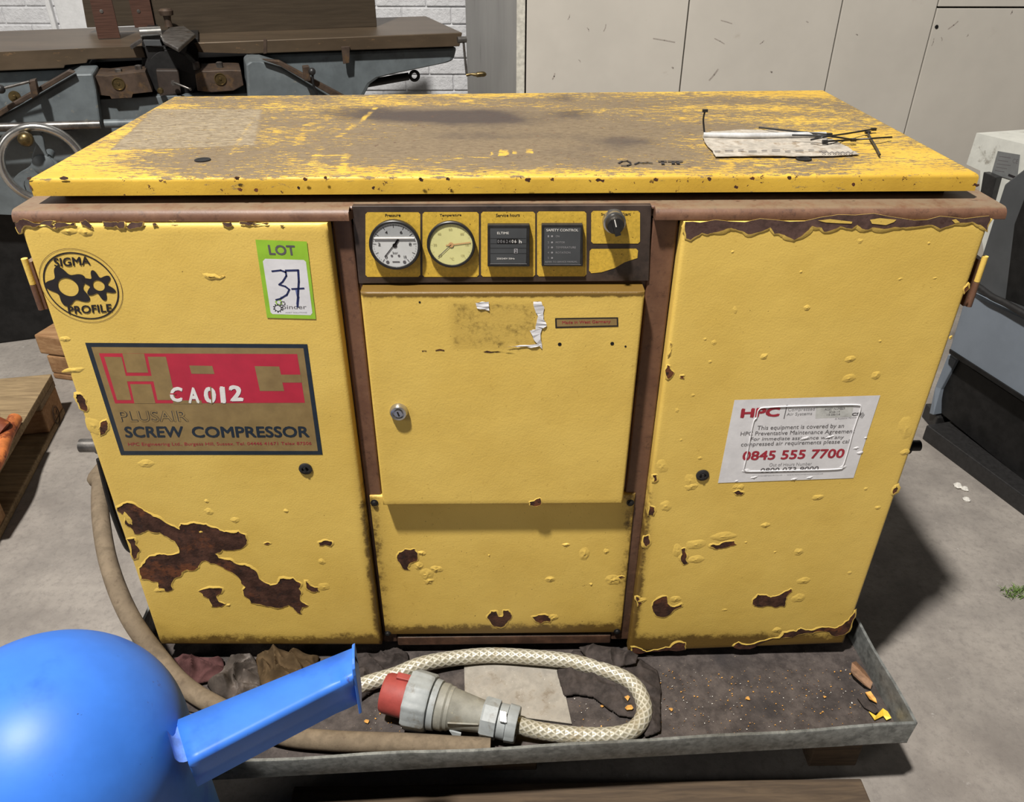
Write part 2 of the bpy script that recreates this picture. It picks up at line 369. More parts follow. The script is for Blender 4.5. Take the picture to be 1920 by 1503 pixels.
M_tbl = plain('oiled_iron_table', srgb(94, 80, 64), .42, .4, .12, 5, .15, .001, .5, [(12, .5, .72, srgb(90, 76, 60)), (45, .6, .75, srgb(134, 106, 76))], scale=(.5, 2, 2))
M_fence = plain('oiled_iron_fence', srgb(78, 68, 56), .42, .4, .1, 20, .15, .001, .5, [(30, .5, .7, srgb(74, 64, 52))], scale=(.3, .3, 6))
M_bar = plain('red_brown_steel_bar', srgb(92, 66, 56), .4, .4, .15, 40, .1, scale=(.3, .3, 8))
M_barr = plain('rusty_brown_block', srgb(78, 64, 54), .5, .3, .2, 20, .3, spots=[(30, .5, .7, srgb(98, 76, 52))])
M_brass = plain('old_brass', srgb(112, 96, 64), .35, .8, .2, 40, .1)
M_mgrey = plain('machine_blue_grey', srgb(118, 126, 136), .45, 0, .04, 10, .08, spots=[(50, .7, .76, srgb(160, 166, 170))])
M_mdark = plain('machine_charcoal', srgb(72, 74, 76), .45, 0, .08, 10, .1)
M_mwht = plain('machine_off_white', srgb(200, 200, 192), .5, 0, .05, 18, .1, spots=[(12, .6, .7, srgb(150, 146, 136))])
M_alu = plain('aluminium_plate', srgb(140, 142, 142), .4, .5, .05, 40, .05)
M_grass = plain('green_grass', srgb(92, 118, 50), .7, 0, .3, 80, 0)
M_chalk = plain('chalky_chip', srgb(210, 206, 198), .8, 0, .1, 60, .4)
M_leaf = plain('brown_curled_leaf', srgb(128, 98, 74), .8, 0, .2, 60, .4)
M_flk = plain('orange_flake', srgb(206, 150, 72), .7, 0, .2, 80, .2)
M_orange = plain('orange_rusty_casting', srgb(206, 120, 62), .6, 0, .2, 18, .4, spots=[(9, .52, .62, srgb(120, 58, 30))])
M_tie = plain('black_cable_tie_nylon', srgb(30, 30, 32), .35, 0, .1, 50, 0)
M_clear = plain('shiny_clear_sleeve', srgb(205, 205, 205), .2, .2, .1, 60, .1)

# ---------------------------------------------------------------- setting
def struct(o): o['kind'] = 'structure'; return o
fl = MB(); fl.add([(-6,-3.5,0),(6,-3.5,0),(6,4,0),(-6,4,0)], [(0,1,2,3)]); struct(fl.build('floor', M_conc))
WY = 3.15
wl = MB().box((-6, WY, 0), (6, WY+.2, 4)); wall = struct(wl.build('wall_back', M_mortar)); OFF[wall.name] = V((0,0,0))
bme = None; k = 0
for r in range(19):
    z0 = .44+r*.075
    for c in range(-14, 3):
        x0 = c*.235+(.1175 if r % 2 else 0)
        if not (-3.1 < x0 < .35) or -1.47 < x0+.11 < -.95: continue
        if bme is None:
            b = MB().box((-.1155, -.007, 0), (.1155, .01, .0695)).build('brick', M_brick, wall, bevel=.005, segs=2); bme = b.data; bev = b
        else:
            b = bpy.data.objects.new('brick', bme); COL.objects.link(b); b.parent = wall
            q = b.modifiers.new('bevel', 'BEVEL'); q.width = .005; q.segments = 2
        b.location = (x0+.1175, WY+random.uniform(-.003, .003), z0); b.rotation_euler = (random.uniform(-.01, .01), 0, random.uniform(-.006, .006))
# pilaster beside the left brickwork
pa, pb, pc = P(93, 20, 1, WY), P(118, 20, 1, WY), P(175, 20, 1, WY)
pil = MB().box((pa.x, WY-.03, 0), (pa.x+.025, WY, 3)).box((pb.x, WY-.07, 0), (pc.x+.25, WY, 3)).build('trim_1', M_pil, bevel=.006); struct(pil)

# beige panelled enclosure
EY = 2.2
enc = thing('panelled_enclosure', 'tall beige steel panelled enclosure behind the yellow compressor, seams between its panels', 'enclosure', (1.8, EY, 0))
xs = [P(985, 170, 1, EY).x, P(1275, 165, 1, EY).x, P(1547, 168, 1, EY).x, P(1697, 245, 1, EY).x, 3.3]
zt = P(1757, 14, 1, EY).z
for i in range(4):
    q = MB()
    if i < 3: q.box((xs[i]+.0025, EY, .06), (xs[i+1]-.0025, EY+.03, 2.4)); q.build('panel', M_panel, enc, bevel=.002)
    else:
        q.box((xs[i]+.0025, EY, .06), (xs[4], EY+.03, zt-.003)); q.build('panel', M_panel, enc, bevel=.002)
        MB().box((xs[i]+.0025, EY, zt+.003), (xs[4], EY+.03, 2.4)).build('panel', M_panel, enc, bevel=.002)
MB().box((xs[0], EY+.032, 0), (xs[4], EY+.6, 2.4)).build('carcass', plain('dark_seam', srgb(96, 82, 70), .8), enc)
xe = P(968, 170, 1, EY).x
MB().box((xe, EY-.004, 0), (xs[0]-.003, EY+.05, 2.4)).build('corner_post', plain('pale_corner_post', srgb(196, 192, 180), .5), enc, bevel=.003)
a = V((xe, EY+.02, 0)); b_ = P(875, 100, 1, EY+.85); b_.z = 0; th = V((.02, 0, 0))
MB().prism([a, b_, b_+th, a+th], (0, 0, 2.4)).build('side_panel', M_pside, enc)
sc2 = Flat(lambda x, y: P(x, y, 1, EY), (0,-1,0), .0006)
for x0, y0, x1, y1, wd in ((1065,36,1068,28,.006),(1101,52,1104,58,.006),(1132,58,1136,46,.007),(1225,72,1265,79,.008),(1330,150,1346,130,.012),(1340,72,1358,82,.006),(1352,38,1372,44,.007),(1425,82,1432,76,.006),(1260,126,1262,128,.01),(1445,134,1447,136,.01),(1036,148,1040,138,.01),(1085,112,1088,116,.005),(1512,40,1515,42,.006),(1778,54,1796,40,.008),(1765,70,1766,76,.006),(1747,85,1751,72,.006),(1815,64,1813,68,.005),(1895,26,1898,20,.008),(1605,64,1608,66,.006)):
    sc2.line([(x0, y0), ((x0+x1)/2+1, (y0+y1)/2), (x1, y1)], wd*.45, 0, 0)
sc2.build('scuff_marks', plain('grey_brown_scuff', srgb(158, 149, 140), .7, 0, .1, 90, 0), enc)
q = MB(); c_ = P(1756, 50, 1, EY); q.lathe(c_+V((0, .001, 0)), (0, -1, 0), [(0, .007), (.004, .006)], 12); q.build('screw', M_dark, enc)

# ---------------------------------------------------------------- jointer / planer machine
TZ = .97
J0 = P(0, 97, 2, TZ); J1 = P(867, 61, 2, TZ); ju = (J1-J0).normalized(); jn = V((ju.y, -ju.x, 0))
jt = thing('surface_planer', 'old grey cast iron woodworking surface planer with long brown table and handwheel', 'planer', (J0.x+.5, J0.y+.3, 0))
def J(px, py, wd=0.): return PP(px, py, J0+jn*wd, jn)
def jext(pts, wd, depth, name, mt, bevel=.004, mb=None):
    q = mb or MB(); q.prism([J(x, y, wd) for x, y in pts], -jn*depth)
    return q.build(name, mt, jt, bevel=bevel) if name else q
L0 = J(-150, 102)
jext([(-160,104),(267,86),(274,108),(165,112),(163,118),(122,122),(120,128),(-160,140)], 0, .56, 'outfeed_table', M_tbl, .003)
jext([(364,80),(867,61),(862,87),(500,100),(475,101),(372,98)], 0, .56, 'infeed_table', M_tbl, .003)
# dark core between tables
jext([(150,118),(478,104),(478,330),(150,330)], -.22, .2, 'core', M_dark, .002)
jext([(266,72),(372,72),(372,122),(266,122)], -.01, .5, 'throat', M_dark, .001)
# rear castings
oc = jext([(475,102),(858,88),(852,113),(840,118),(740,139),(712,146),(695,158),(682,182),(660,300),(475,300)], -.03, .42, 'table_bracket', M_castr, .012)
jext([(-160,142),(120,130),(168,116),(169,190),(-160,330)], -.03, .42, 'table_bracket', M_cast, .006)
# wedge castings
jext([(-60,255),(0,218),(30,203),(140,139),(174,138),(181,170),(190,238),(-60,262)], .16, .17, 'wedge_casting', M_cast, .008)
jext([(461,121),(468,116),(492,116),(528,127),(640,196),(720,260),(470,262)], .16, .17, 'wedge_casting', M_cast, .008)
jext([(-60,262),(190,238),(188,186),(290,181),(470,175),(640,190),(690,430),(-60,400)], .10, .5, 'bed_casting', M_cast, .008)
jext([(-40,232),(0,206),(128,132),(140,136),(30,200),(0,219),(-40,245)], .18, .03, 'slide_rail', M_barr, .002)
jext([(492,112),(524,114),(662,188),(640,190),(526,124)], .18, .03, 'slide_rail', M_barr, .002)
# carriage blocks with brass eccentrics
for pts, dc, bolts in (([(176,146),(180,142),(199,143),(238,138),(272,134),(286,172),(249,176),(247,183),(209,185),(206,180),(187,178)], (222,157), [(222,131),(259,124)]),
                       ([(366,140),(378,133),(392,133),(430,131),(452,132),(457,160),(438,170),(398,173),(370,170)], (413,148), [(411,118),(367,118)])):
    jext(pts, .13, .16, 'carriage_block', M_barr, .003)
    ce = J(dc[0], dc[1], .13)
    MB().lathe(ce, jn, [(-.002, .019), (.003, .019), (.0035, .017), (.001, .016), (.001, .004), (.004, .003)], 28).build('eccentric_disc', M_brass, jt, smooth=40)
    for bx, by in bolts:
        MB().lathe(J(bx, by, .07)-V((0,0,.02)), (0,0,1), [(0, .011), (.022, .011), (.024, .007)], 6).build('bolt', M_steel, jt)
# base down to the floor
bl = J(-160, 300, .02); br = J(640, 300, .02)
q = MB(); q.prism([V((bl.x, bl.y, 0)), V((br.x, br.y, 0)), V((br.x, br.y, 0))-jn*.45, V((bl.x, bl.y, 0))-jn*.45], (0,0,.62)); q.build('base', M_dark, jt, bevel=.01)
# fence plates
fa, fb = P(300, 67, 2, TZ+.001), P(707, 50, 2, TZ+.001); fd = (fb-fa).normalized(); fn = V((fd.y, -fd.x, 0))
MB().prism([fa, fb, fb-fn*.03, fa-fn*.03], (0,0,.5)).build('fence', M_fence, jt, bevel=.002)
jext([(143,-60),(163,52),(330,45),(330,-90)], -.40, .03, 'rear_fence', M_fence, .002)
for pts in ([(155,-60),(195,-60),(226,71.5),(184,73)], [(228,-60),(268,-60),(291,52),(253,52)]):
    s0 = P(pts[3][0], pts[3][1], 2, TZ+.002) if pts[0][0] < 200 else J(253, 52, -.382); qq = [PP(x, y, s0, jn) for x, y in pts]
    MB().prism(qq, -jn*.012).build('fence_strap', M_bar, jt, bevel=.0012)
    cc = PP(qq and (pts[0][0]*.35+pts[2][0]*.35+pts[1][0]*.15+pts[3][0]*.15), 21, s0, jn)
    MB().lathe(cc, jn, [(-.001, .006), (.002, .006), (.0025, .003)], 14).build('screw', M_steel, jt)
# cutter guard assembly
gz = TZ+.035
MB().prism([P(x, y, 2, gz) for x, y in [(300,66),(318,51),(345,48),(366,63),(334,91),(306,76)]], (0,0,-.012)).build('guard_plate', M_steel, jt, bevel=.003)
q = MB(); q.tube([P(262, 62, 2, gz+.006), P(302, 60, 2, gz+.006)], .017, 20); q.build('guard_roller', M_chrome, jt, smooth=40)
q = MB(); kb = P(317, 50, 2, gz); q.lathe(kb, (0,0,1), [(0,.013),(.02,.011),(.034,.013),(.036,.022),(.05,.024),(.056,.018),(.058,.004)], 20); q.build('guard_knob', M_barr, jt, smooth=35)
jext([(243,87),(266,73),(268,78),(247,93)], .06, .05, 'guard_lip', M_steel, .001)
jext([(268,76),(300,76),(304,86),(272,86)], .075, .03, 'guard_bracket', M_mdark, .001)
jext([(270,86),(328,92),(334,92),(352,84),(345,118),(280,122)], .06, .06, 'guard_bracket', M_dark, .002)
q = MB(); ce = J(324, 140, .05); q.lathe(ce, jn, [(-.14, .085), (.0, .085), (.012, .075), (.014, .02)], 40); q.build('cutter_head_housing', M_dark, jt, smooth=35)
jext([(292,131),(335,131),(340,176),(300,182)], .09, .05, 'housing_boss', plain('dark_brown_casting', srgb(52,42,36), .6), .004)
q = MB(); q.tube([J(326,155,.12), J(337,159,.14), J(357,167,.15)], [.004,.0035,.003], 10); q.ball(J(357,167,.15), .005); q.lathe(J(325,155,.11), jn, [(0,.008),(.014,.007)], 6); q.build('clamp_lever', M_steel, jt, smooth=40)
q = MB(); q.lathe(J(301,169,.11), jn, [(0,.009),(.015,.01),(.02,.006)], 12); q.build('clamp_nut', M_brass, jt, smooth=40)
# shafts
MB().tube([J(-40,240,.2), J(188,233,.2)], .013, 14).build('cross_shaft', M_steel, jt, smooth=40)
MB().tube([J(196,232,.2), J(300,229,.2)], .013, 14).build('cross_shaft', M_cast, jt, smooth=40)
q = MB(); q.tube([J(680,158,-.1), J(766,143,-.1)], .014, 12); rc = J(777,142,-.1)
q.tube([rc+ju*(math.cos(a)*.016)+V((0,0,1))*(math.sin(a)*.016) for a in np.linspace(0, 2*PI, 25)], .006, 8, cap=False); q.build('lock_rod', M_dark, jt, smooth=40)
q = MB(); q.tube([J(858,75,.03), J(874,74,.03)], .011, 14); q.tube(smooth_path([J(869,76,.03), J(871,100,.035), J(875,140,.04)]), .0045, 10); q.build('crank', M_steel, jt, smooth=40)
q = MB(); q.tube(smooth_path([J(874,141,.045), J(884,139,.05), J(892,140,.055), J(903,139,.06), J(912,139.5,.065)], 4), [.005]*3+[.0045]*3+[.006]*3+[.0095]*3+[.0095]*2+[.009,.007,.003], 12); q.build('crank_handle', M_brass, jt, smooth=50)
q = MB(); q.ball(J(585,134,.2), .012); q.build('lever_ball', M_black, jt, smooth=50)
q = MB(); q.tube(smooth_path([J(586,138,.2), J(588,160,.2), J(600,190,.2)]), .004, 8); q.build('lever_rod', M_dark, jt, smooth=50)
jext([(568,125),(580,124),(583,152),(571,152)], .2, .03, 'lever_block', M_barr, .002)
jext([(53,152),(66,149),(72,178),(60,186)], .22, .03, 'lever_block', M_barr, .002)
q = MB(); q.tube([J(8,165,.22), J(55,153,.22)], .004, 8); q.build('lever_rod', M_steel, jt, smooth=50)
MB().ball(J(1,167,.22), .013).build('lever_ball', M_black, jt, smooth=50)
MB().lathe(J(28,181,.12), jn, [(0,.017),(.006,.017),(.008,.006),(.016,.005)], 20).build('washer', M_brass, jt, smooth=40)
jext([(494,73),(500,73),(500,100),(494,101)], .002, .003, 'edge_joint', M_barr, 0)
jext([(640,88),(656,87),(655,118),(644,120)], .008, .01, 'table_stop', M_barr, .001)
# handwheel
wc = J(81, 309, .34); wr = .148*((wc-CAM).dot(fwd)/2.55)
hw = sub(MB().lathe(wc-jn*.02, jn, [(-.12,.014),(0,.016),(.008,.03),(.022,.03),(.03,.016),(.032,.006)], 24).build('wheel_hub', M_cast, jt, smooth=35), jt)
wr = (J(166, 309, .34)-wc).length
q = MB(); q.tube([wc+ju*(math.cos(a)*wr*.9)+V((0,0,1))*(math.sin(a)*wr*.9) for a in np.linspace(0, 2*PI, 61)], wr*.105, 14, cap=False); q.build('wheel_rim', M_chrome, jt, smooth=60)
for a0 in (100, 222, 342):
    q = MB(); L, Rr = [], []
    for i in range(9):
        t = i/8; rr = .02+t*(wr*.9-.02); a = math.radians(a0-18*math.sin(t*PI)); wdt = wr*(.20-.12*math.sin(t*PI*.8)+.14*t**4)
        o = wc+ju*(math.cos(a)*rr)+V((0,0,1))*(math.sin(a)*rr); s_ = ju*(-math.sin(a))+V((0,0,1))*math.cos(a)
        L.append(o+s_*wdt); Rr.append(o-s_*wdt)
    q.prism(L+Rr[::-1], -jn*.012); q.build('wheel_spoke', M_cast, jt, bevel=.003)
q = MB(); kc = wc+ju*(-.13*wr)+V((0,0,1))*(wr*.70); q.lathe(kc-jn*.01, jn, [(0,.010),(.02,.011),(.03,.016),(.045,.021),(.058,.02),(.066,.013),(.069,.003)], 24); q.build('wheel_knob', M_brass, jt, smooth=50)

# ---------------------------------------------------------------- machine on the right
R0 = P(1780, 655, 1, .97); Rd = P(1920, 745, 2, R0.z)-R0; Rd.z = 0; Rd.normalize(); Rn = V((Rd.y, -Rd.x, 0))
if Rn.x > 0: Rn = -Rn
def RP(px, py, wd=0.): return PP(px, py, R0+Rn*wd, Rn)
mt_ = thing('grey_machine', 'grey and off white workshop machine with a rating plate, right of the compressor', 'machine', (R0.x+.25, R0.y-.2, 0))
def rext(pts, wd, dep, name, mtl, bevel=.003): return MB().prism([RP(x, y, wd) for x, y in pts], -Rn*dep).build(name, mtl, mt_, bevel=bevel)
zt_ = P(1812, 550, 1, .97).z
rext([(1812,548),(1990,628),(1990,790),(1780,655)], 0, .5, 'side_panel', M_mgrey, .004)
rext([(1780,654),(1990,789),(1990,800),(1779,662)], .004, .5, 'bottom_edge', M_dark, .001)
q = MB(); q.prism([RP(1778,664,-.02), RP(1752,730,-.02), RP(1742,775,-.02), RP(1750,778,-.02), RP(1764,730,-.03), RP(1793,675,-.03)], -Rn*.05); q.build('leg', M_mgrey, mt_, bevel=.002)
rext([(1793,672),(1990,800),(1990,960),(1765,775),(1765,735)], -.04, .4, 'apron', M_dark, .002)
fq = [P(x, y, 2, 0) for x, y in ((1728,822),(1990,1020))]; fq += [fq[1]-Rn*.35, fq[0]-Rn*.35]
MB().prism(fq, (0,0,.05)).build('floor_shadow_slab', M_black, mt_, bevel=.004)  # black slab added in place of the floor shadow under the machine
q = MB(); f0 = RP(1740, 800, -.04); f0.z = 0; q.prism([f0+V((0,-.03,0)), f0+V((.07,-.03,0)), f0+V((.07,.05,0)), f0+V((0,.05,0))], (0,0,.05)); q.build('foot', M_black, mt_, bevel=.004)
q = MB(); f0 = f0+Rd*.12+V((.06, 0, 0)); q.prism([f0, f0+V((.08,0,0)), f0+V((.08,.06,0)), f0+V((0,.06,0))], (0,0,.16)); q.build('foot', M_black, mt_, bevel=.004)
q = MB(); q.tube(smooth_path([RP(1826,534,.012), RP(1838,540,.012), RP(1860,556,.012), RP(1885,568,.012), RP(1920,588,.012), RP(1985,625,.012)]), .009, 10); q.build('edge_seal', M_black, mt_, smooth=50)
rext([(1884,345),(1990,262),(1990,640),(1827,545),(1830,515)], -.02, .12, 'column', M_mdark, .004)
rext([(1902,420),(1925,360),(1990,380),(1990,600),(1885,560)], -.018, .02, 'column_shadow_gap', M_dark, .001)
rext([(1831,249),(1840,251),(1990,286),(1990,640),(1846,480),(1836,420),(1838,320),(1812,308)], -.05, .45, 'cabinet', M_mwht, .006)
rext([(1844,322),(1868,332),(1854,385),(1836,371)], -.03, .02, 'black_bracket', M_black, .002)
q = Flat(lambda x, y: RP(x, y, -.05), Rn, .002)
q.poly([(1872,283),(1914,290),(1908,340),(1860,325)], 0)
for i, (yy, x1) in enumerate([(290,1900),(297,1895),(304,1900),(310,1893),(316,1888)]):
    q.line([(1875-i*2, yy+3), ((1875+x1)/2-i*2, yy+4.5), (x1-4, yy+6)], .0018, 1, 1)
q.text('CE', (1899,305), (1909,307), (1901,297), 1, 1)
q.line([(1893,328),(1906,333)], .006, 2, 2)
q.build('rating_plate', [M_alu, M_grey, M_pblk], mt_)

# ---------------------------------------------------------------- pallets
def board(mb_or, a, b, c, d, z0, z1, name, mt, par):
    q = MB(); q.prism([V((p.x, p.y, z0)) for p in (a, b, c, d)], (0,0,z1-z0)); return q.build(name, mt, par, bevel=.004)
# left pallet
A = P(97, 700, 2, .144); Bn = P(-60, 1010, 2, .144); e1 = (P(0, 1010, 2, 0)-P(119, 779, 2, 0)); e1.z = 0; e1.normalize(); e2 = V((-e1.y, e1.x, 0))
if e2.x > 0: e2 = -e2
lp = thing('wooden_pallet', 'weathered wooden pallet on the floor left of the compressor, round stamp on its corner block', 'pallet', (A.x, A.y, 0))
def q4(o, u0, u1, v0, v1): return (o+e1*u0+e2*v0, o+e1*u1+e2*v0, o+e1*u1+e2*v1, o+e1*u0+e2*v1)
A0 = V((A.x, A.y, 0))
for v0, v1 in ((0,.145),(.18,.28),(.32,.465),(.50,.60),(.655,.80)): board(0, *q4(A0, 0, 1.2, v0, v1), .122, .144, 'deck_board', M_woody, lp)
for u0, u1 in ((0,.145),(.53,.67),(1.055,1.2)): board(0, *q4(A0, u0, u1, 0, .8), .1, .1215, 'cross_board', M_wood, lp)
for v0, v1 in ((0,.1),(.35,.45),(.70,.80)): board(0, *q4(A0, 0, 1.2, v0, v1), .0, .022, 'bottom_board', M_woody, lp)
for u0, u1 in ((0,.145),(.53,.67),(1.055,1.2)):
    for v0, v1 in ((.002,.1),(.35,.45),(.70,.79)): board(0, *q4(A0, u0, u1, v0, v1), .0225, .0995, 'block', M_wood2, lp)
# round stamp on the end of the corner block (the outer long side)
sc_ = PP(105, 778, A0, e2)
q = MB()
for rr in (.03, .026): q.tube([sc_-e2*.0012+e1*(math.cos(a)*rr*.8)+V((0,0,1))*(math.sin(a)*rr) for a in np.linspace(0, 2*PI, 33)], .0008, 5, cap=False)
q.tube([sc_-e2*.0012+e1*x+V((0,0,1))*z for x, z in ((-.01,-.014),(-.012,.012),(0,.002),(.012,.014),(.01,-.012))], .0008, 5); q.build('stamp', plain('burnt_brand', srgb(70,54,42), .8), lp)
q = MB(); o0 = P(8, 800, 2, .145)
q.tube(smooth_path([P(-120,800,2,.212), P(-50,790,2,.212), P(-12,800,2,.192), P(8,810,2,.175)]), [.045]*8+[.04]*8+[.03]*8+[.012], 18)
q.tube(smooth_path([P(-60,940,2,.168), P(-10,870,2,.168), P(10,820,2,.168), P(28,785,2,.168)]), .018, 14)
solo(q, 'rusty_casting', M_orange, 'orange rusty metal casting lying on the left wooden pallet, cut by the photo edge', 'casting', smooth=50)
# timber stack further back
ts = thing('timber_stack', 'two short brown timber blocks stacked on the floor just left of the compressor door', 'timber', P(100, 690, 2, 0))
T1 = P(72, 628, 2, .165); T1.z = 0; t1 = V((.97, -.24, 0)); t2 = V((.24, .97, 0))
for i, (z0, z1, o) in enumerate(((0, .022, 0), (.022, .09, .0), (.093, .165, -.02))):
    q = MB(); b0 = T1+t1*o; q.prism([b0+V((0,0,z0)), b0+t1*.45+V((0,0,z0)), b0+t1*.45+t2*.3+V((0,0,z0)), b0+t2*.3+V((0,0,z0))], (0,0,z1-z0-.001)); q.build('timber_block', M_wood2, ts, bevel=.006)

# pallet under the tray
up_ = thing('low_pallet', 'old dark wooden pallet carrying the metal tray under the compressor', 'pallet', (.03, .2, 0))
for x0, x1 in ((-.385, .634),): MB().box((x0, -.34, 0), (x1, -.168, .022)).build('bottom_board', M_wdark, up_, bevel=.003)
for y0 in (.22, .60): MB().box((-.566, y0, 0), (.634, y0+.1, .022)).build('bottom_board', M_wdark, up_, bevel=.003)
for x0 in (-.566, -.05, .545):
    for y0 in (-.145, .22, .6): MB().box((x0, y0, .0225), (x0+(.1 if x0 != .545 else .088), y0+.1, .0995)).build('block', M_wdark, up_, bevel=.003)
for x0 in (-.566, -.07, .49): MB().box((x0, -.145, .1), (x0+.143, .7, .1215)).build('cross_board', M_wdark, up_, bevel=.003)
for y0 in (-.145, .05, .25, .45, .6): MB().box((-.566, y0, .122), (.634, y0+.1, .1435)).build('deck_board', M_wdark, up_, bevel=.003)

# ---------------------------------------------------------------- drip tray
RZ = .2; ta = math.radians(2.5); tu = V((math.cos(ta), math.sin(ta), 0)); tv = V((-math.sin(ta), math.cos(ta), 0))
TR = P(1717, 1354, 2, RZ); TR.z = 0; TL = TR-tu*1.36; TB = .145; TH = RZ
tray = thing('drip_tray', 'shallow galvanised metal drip tray on a pallet, full of oily dirt, under the compressor', 'tray', (0, .2, TB))
q = MB(); Wt, Dt = 1.36, .95
q.prism([TL+V((0,0,TB)), TR+V((0,0,TB)), TR+tv*Dt+V((0,0,TB)), TL+tv*Dt+V((0,0,TB))], (0,0,.0015)); q.build('tray_floor', M_oil, tray)
def wallseg(a, b, nn, name, jog=0):
    q = MB(); n = 24; d = (b-a); T = []
    for i in range(n+1):
        p = a+d*(i/n); bow = nn*(jog*math.sin(PI*i/n)+.0012*math.sin(i*1.3)); lip = nn*.004
        zt = TH+.0012*math.sin(i*.9)
        T.append([p+V((0,0,TB)), p+bow*.3+V((0,0,TB+.01)), p+bow+lip+V((0,0,zt-.003)), p+bow+lip-nn*.001+V((0,0,zt)), p+bow+lip-nn*.006+V((0,0,zt)), p+bow+lip-nn*.007+V((0,0,zt-.008)), p+bow-nn*.003+V((0,0,zt-.008)), p-nn*.003+V((0,0,TB+.002))])
    vs = [v for r in T for v in r]; m_ = 8
    q.add(vs, [(i*m_+k, i*m_+(k+1) % m_, (i+1)*m_+(k+1) % m_, (i+1)*m_+k) for i in range(n) for k in range(m_)]+[tuple(range(m_)), tuple(n*m_+k for k in range(m_))])
    return q.build(name, M_galv, tray, smooth=50)
wallseg(TL, TR, -tv, 'tray_front_wall', .006); wallseg(TR, TR+tv*Dt, tu, 'tray_side_wall'); wallseg(TL, TL+tv*Dt, -tu, 'tray_side_wall'); wallseg(TL+tv*Dt, TR+tv*Dt, tv, 'tray_rear_wall')
TF = TB+.002

# ---------------------------------------------------------------- compressor
comp = thing('screw_compressor', 'worn yellow and brown steel cabinet of an industrial screw compressor with gauges', 'compressor', (0, .3, TF))
yd = 0.0
D = lambda x, y: P(x, y, 1, yd)
# feet
for x in (-.55, .5):
    for y in (.08, .5): MB().box((x, y, TF), (x+.06, y+.06, .19)).build('foot', M_dark, comp, bevel=.004)
CB = .172
q = MB(); q.box((-.645, .024, CB), (.648, .60, .99)).build('cabinet_body', M_brown, comp, bevel=.006)
# cap (folded top rim)
capL = P(22, 398, 2, 1.012); capR = P(1866, 380, 2, 1.012)
prof = [(.024, .985), (.024, 1.0015), (.008, 1.0015)]
prof = []
r_ = .011; y0, z1 = .004, 1.015; z0c = .9995
prof += [(y0+.02, z0c), (y0+.001, z0c), (y0, z0c+.001)] + [(y0+r_-r_*math.cos(a), z1-r_+r_*math.sin(a)) for a in np.linspace(0, PI/2, 7)] + [(.61, z1), (.61, z0c)]
q = MB(); n = len(prof)
def capseg(xa, xb, pf):
    n = len(pf); vs = [V((xa, y, z)) for y, z in pf]+[V((xb, y, z)) for y, z in pf]
    q.add(vs, [(i, (i+1) % n, (i+1) % n+n, i+n) for i in range(n)]+[tuple(range(n)), tuple(n+i for i in range(n))])
cut = [(min(y, .0205), z) for y, z in prof]
capseg(capL.x, -.2085, cut); capseg(.1935, capR.x, cut)
q.add([V((x, y, z)) for x, y in ((-.2085,.004),(-.2075,.010),(-.2045,.016),(-.2085,.022)) for z in (1.0, z1-.003)], [(0,2,3,1),(2,4,5,3),(0,1,7,6),(4,6,7,5)])
capseg(capL.x, capR.x, [(.0185, z1-.004), (.0185, z1-.002), (.0205, z1), (.61, z1), (.61, z0c), (.0241, z0c), (.0241, z1-.004)])
q.build('cabinet_rim', M_brown, comp, smooth=40)
MB().box((-.605, .07, 1.0152), (.605, .58, 1.03)).build('rim_gasket', M_dark, comp)
# centre bay frame columns
MB().box((-.2345, .0185, .178), (-.2085, .0238, .999)).box((.1935, .0185, .178), (.228, .0238, .999)).box((-.2084, .0165, .17), (.1934, .0238, .193)).build('centre_frame', M_brown, comp, bevel=.003)

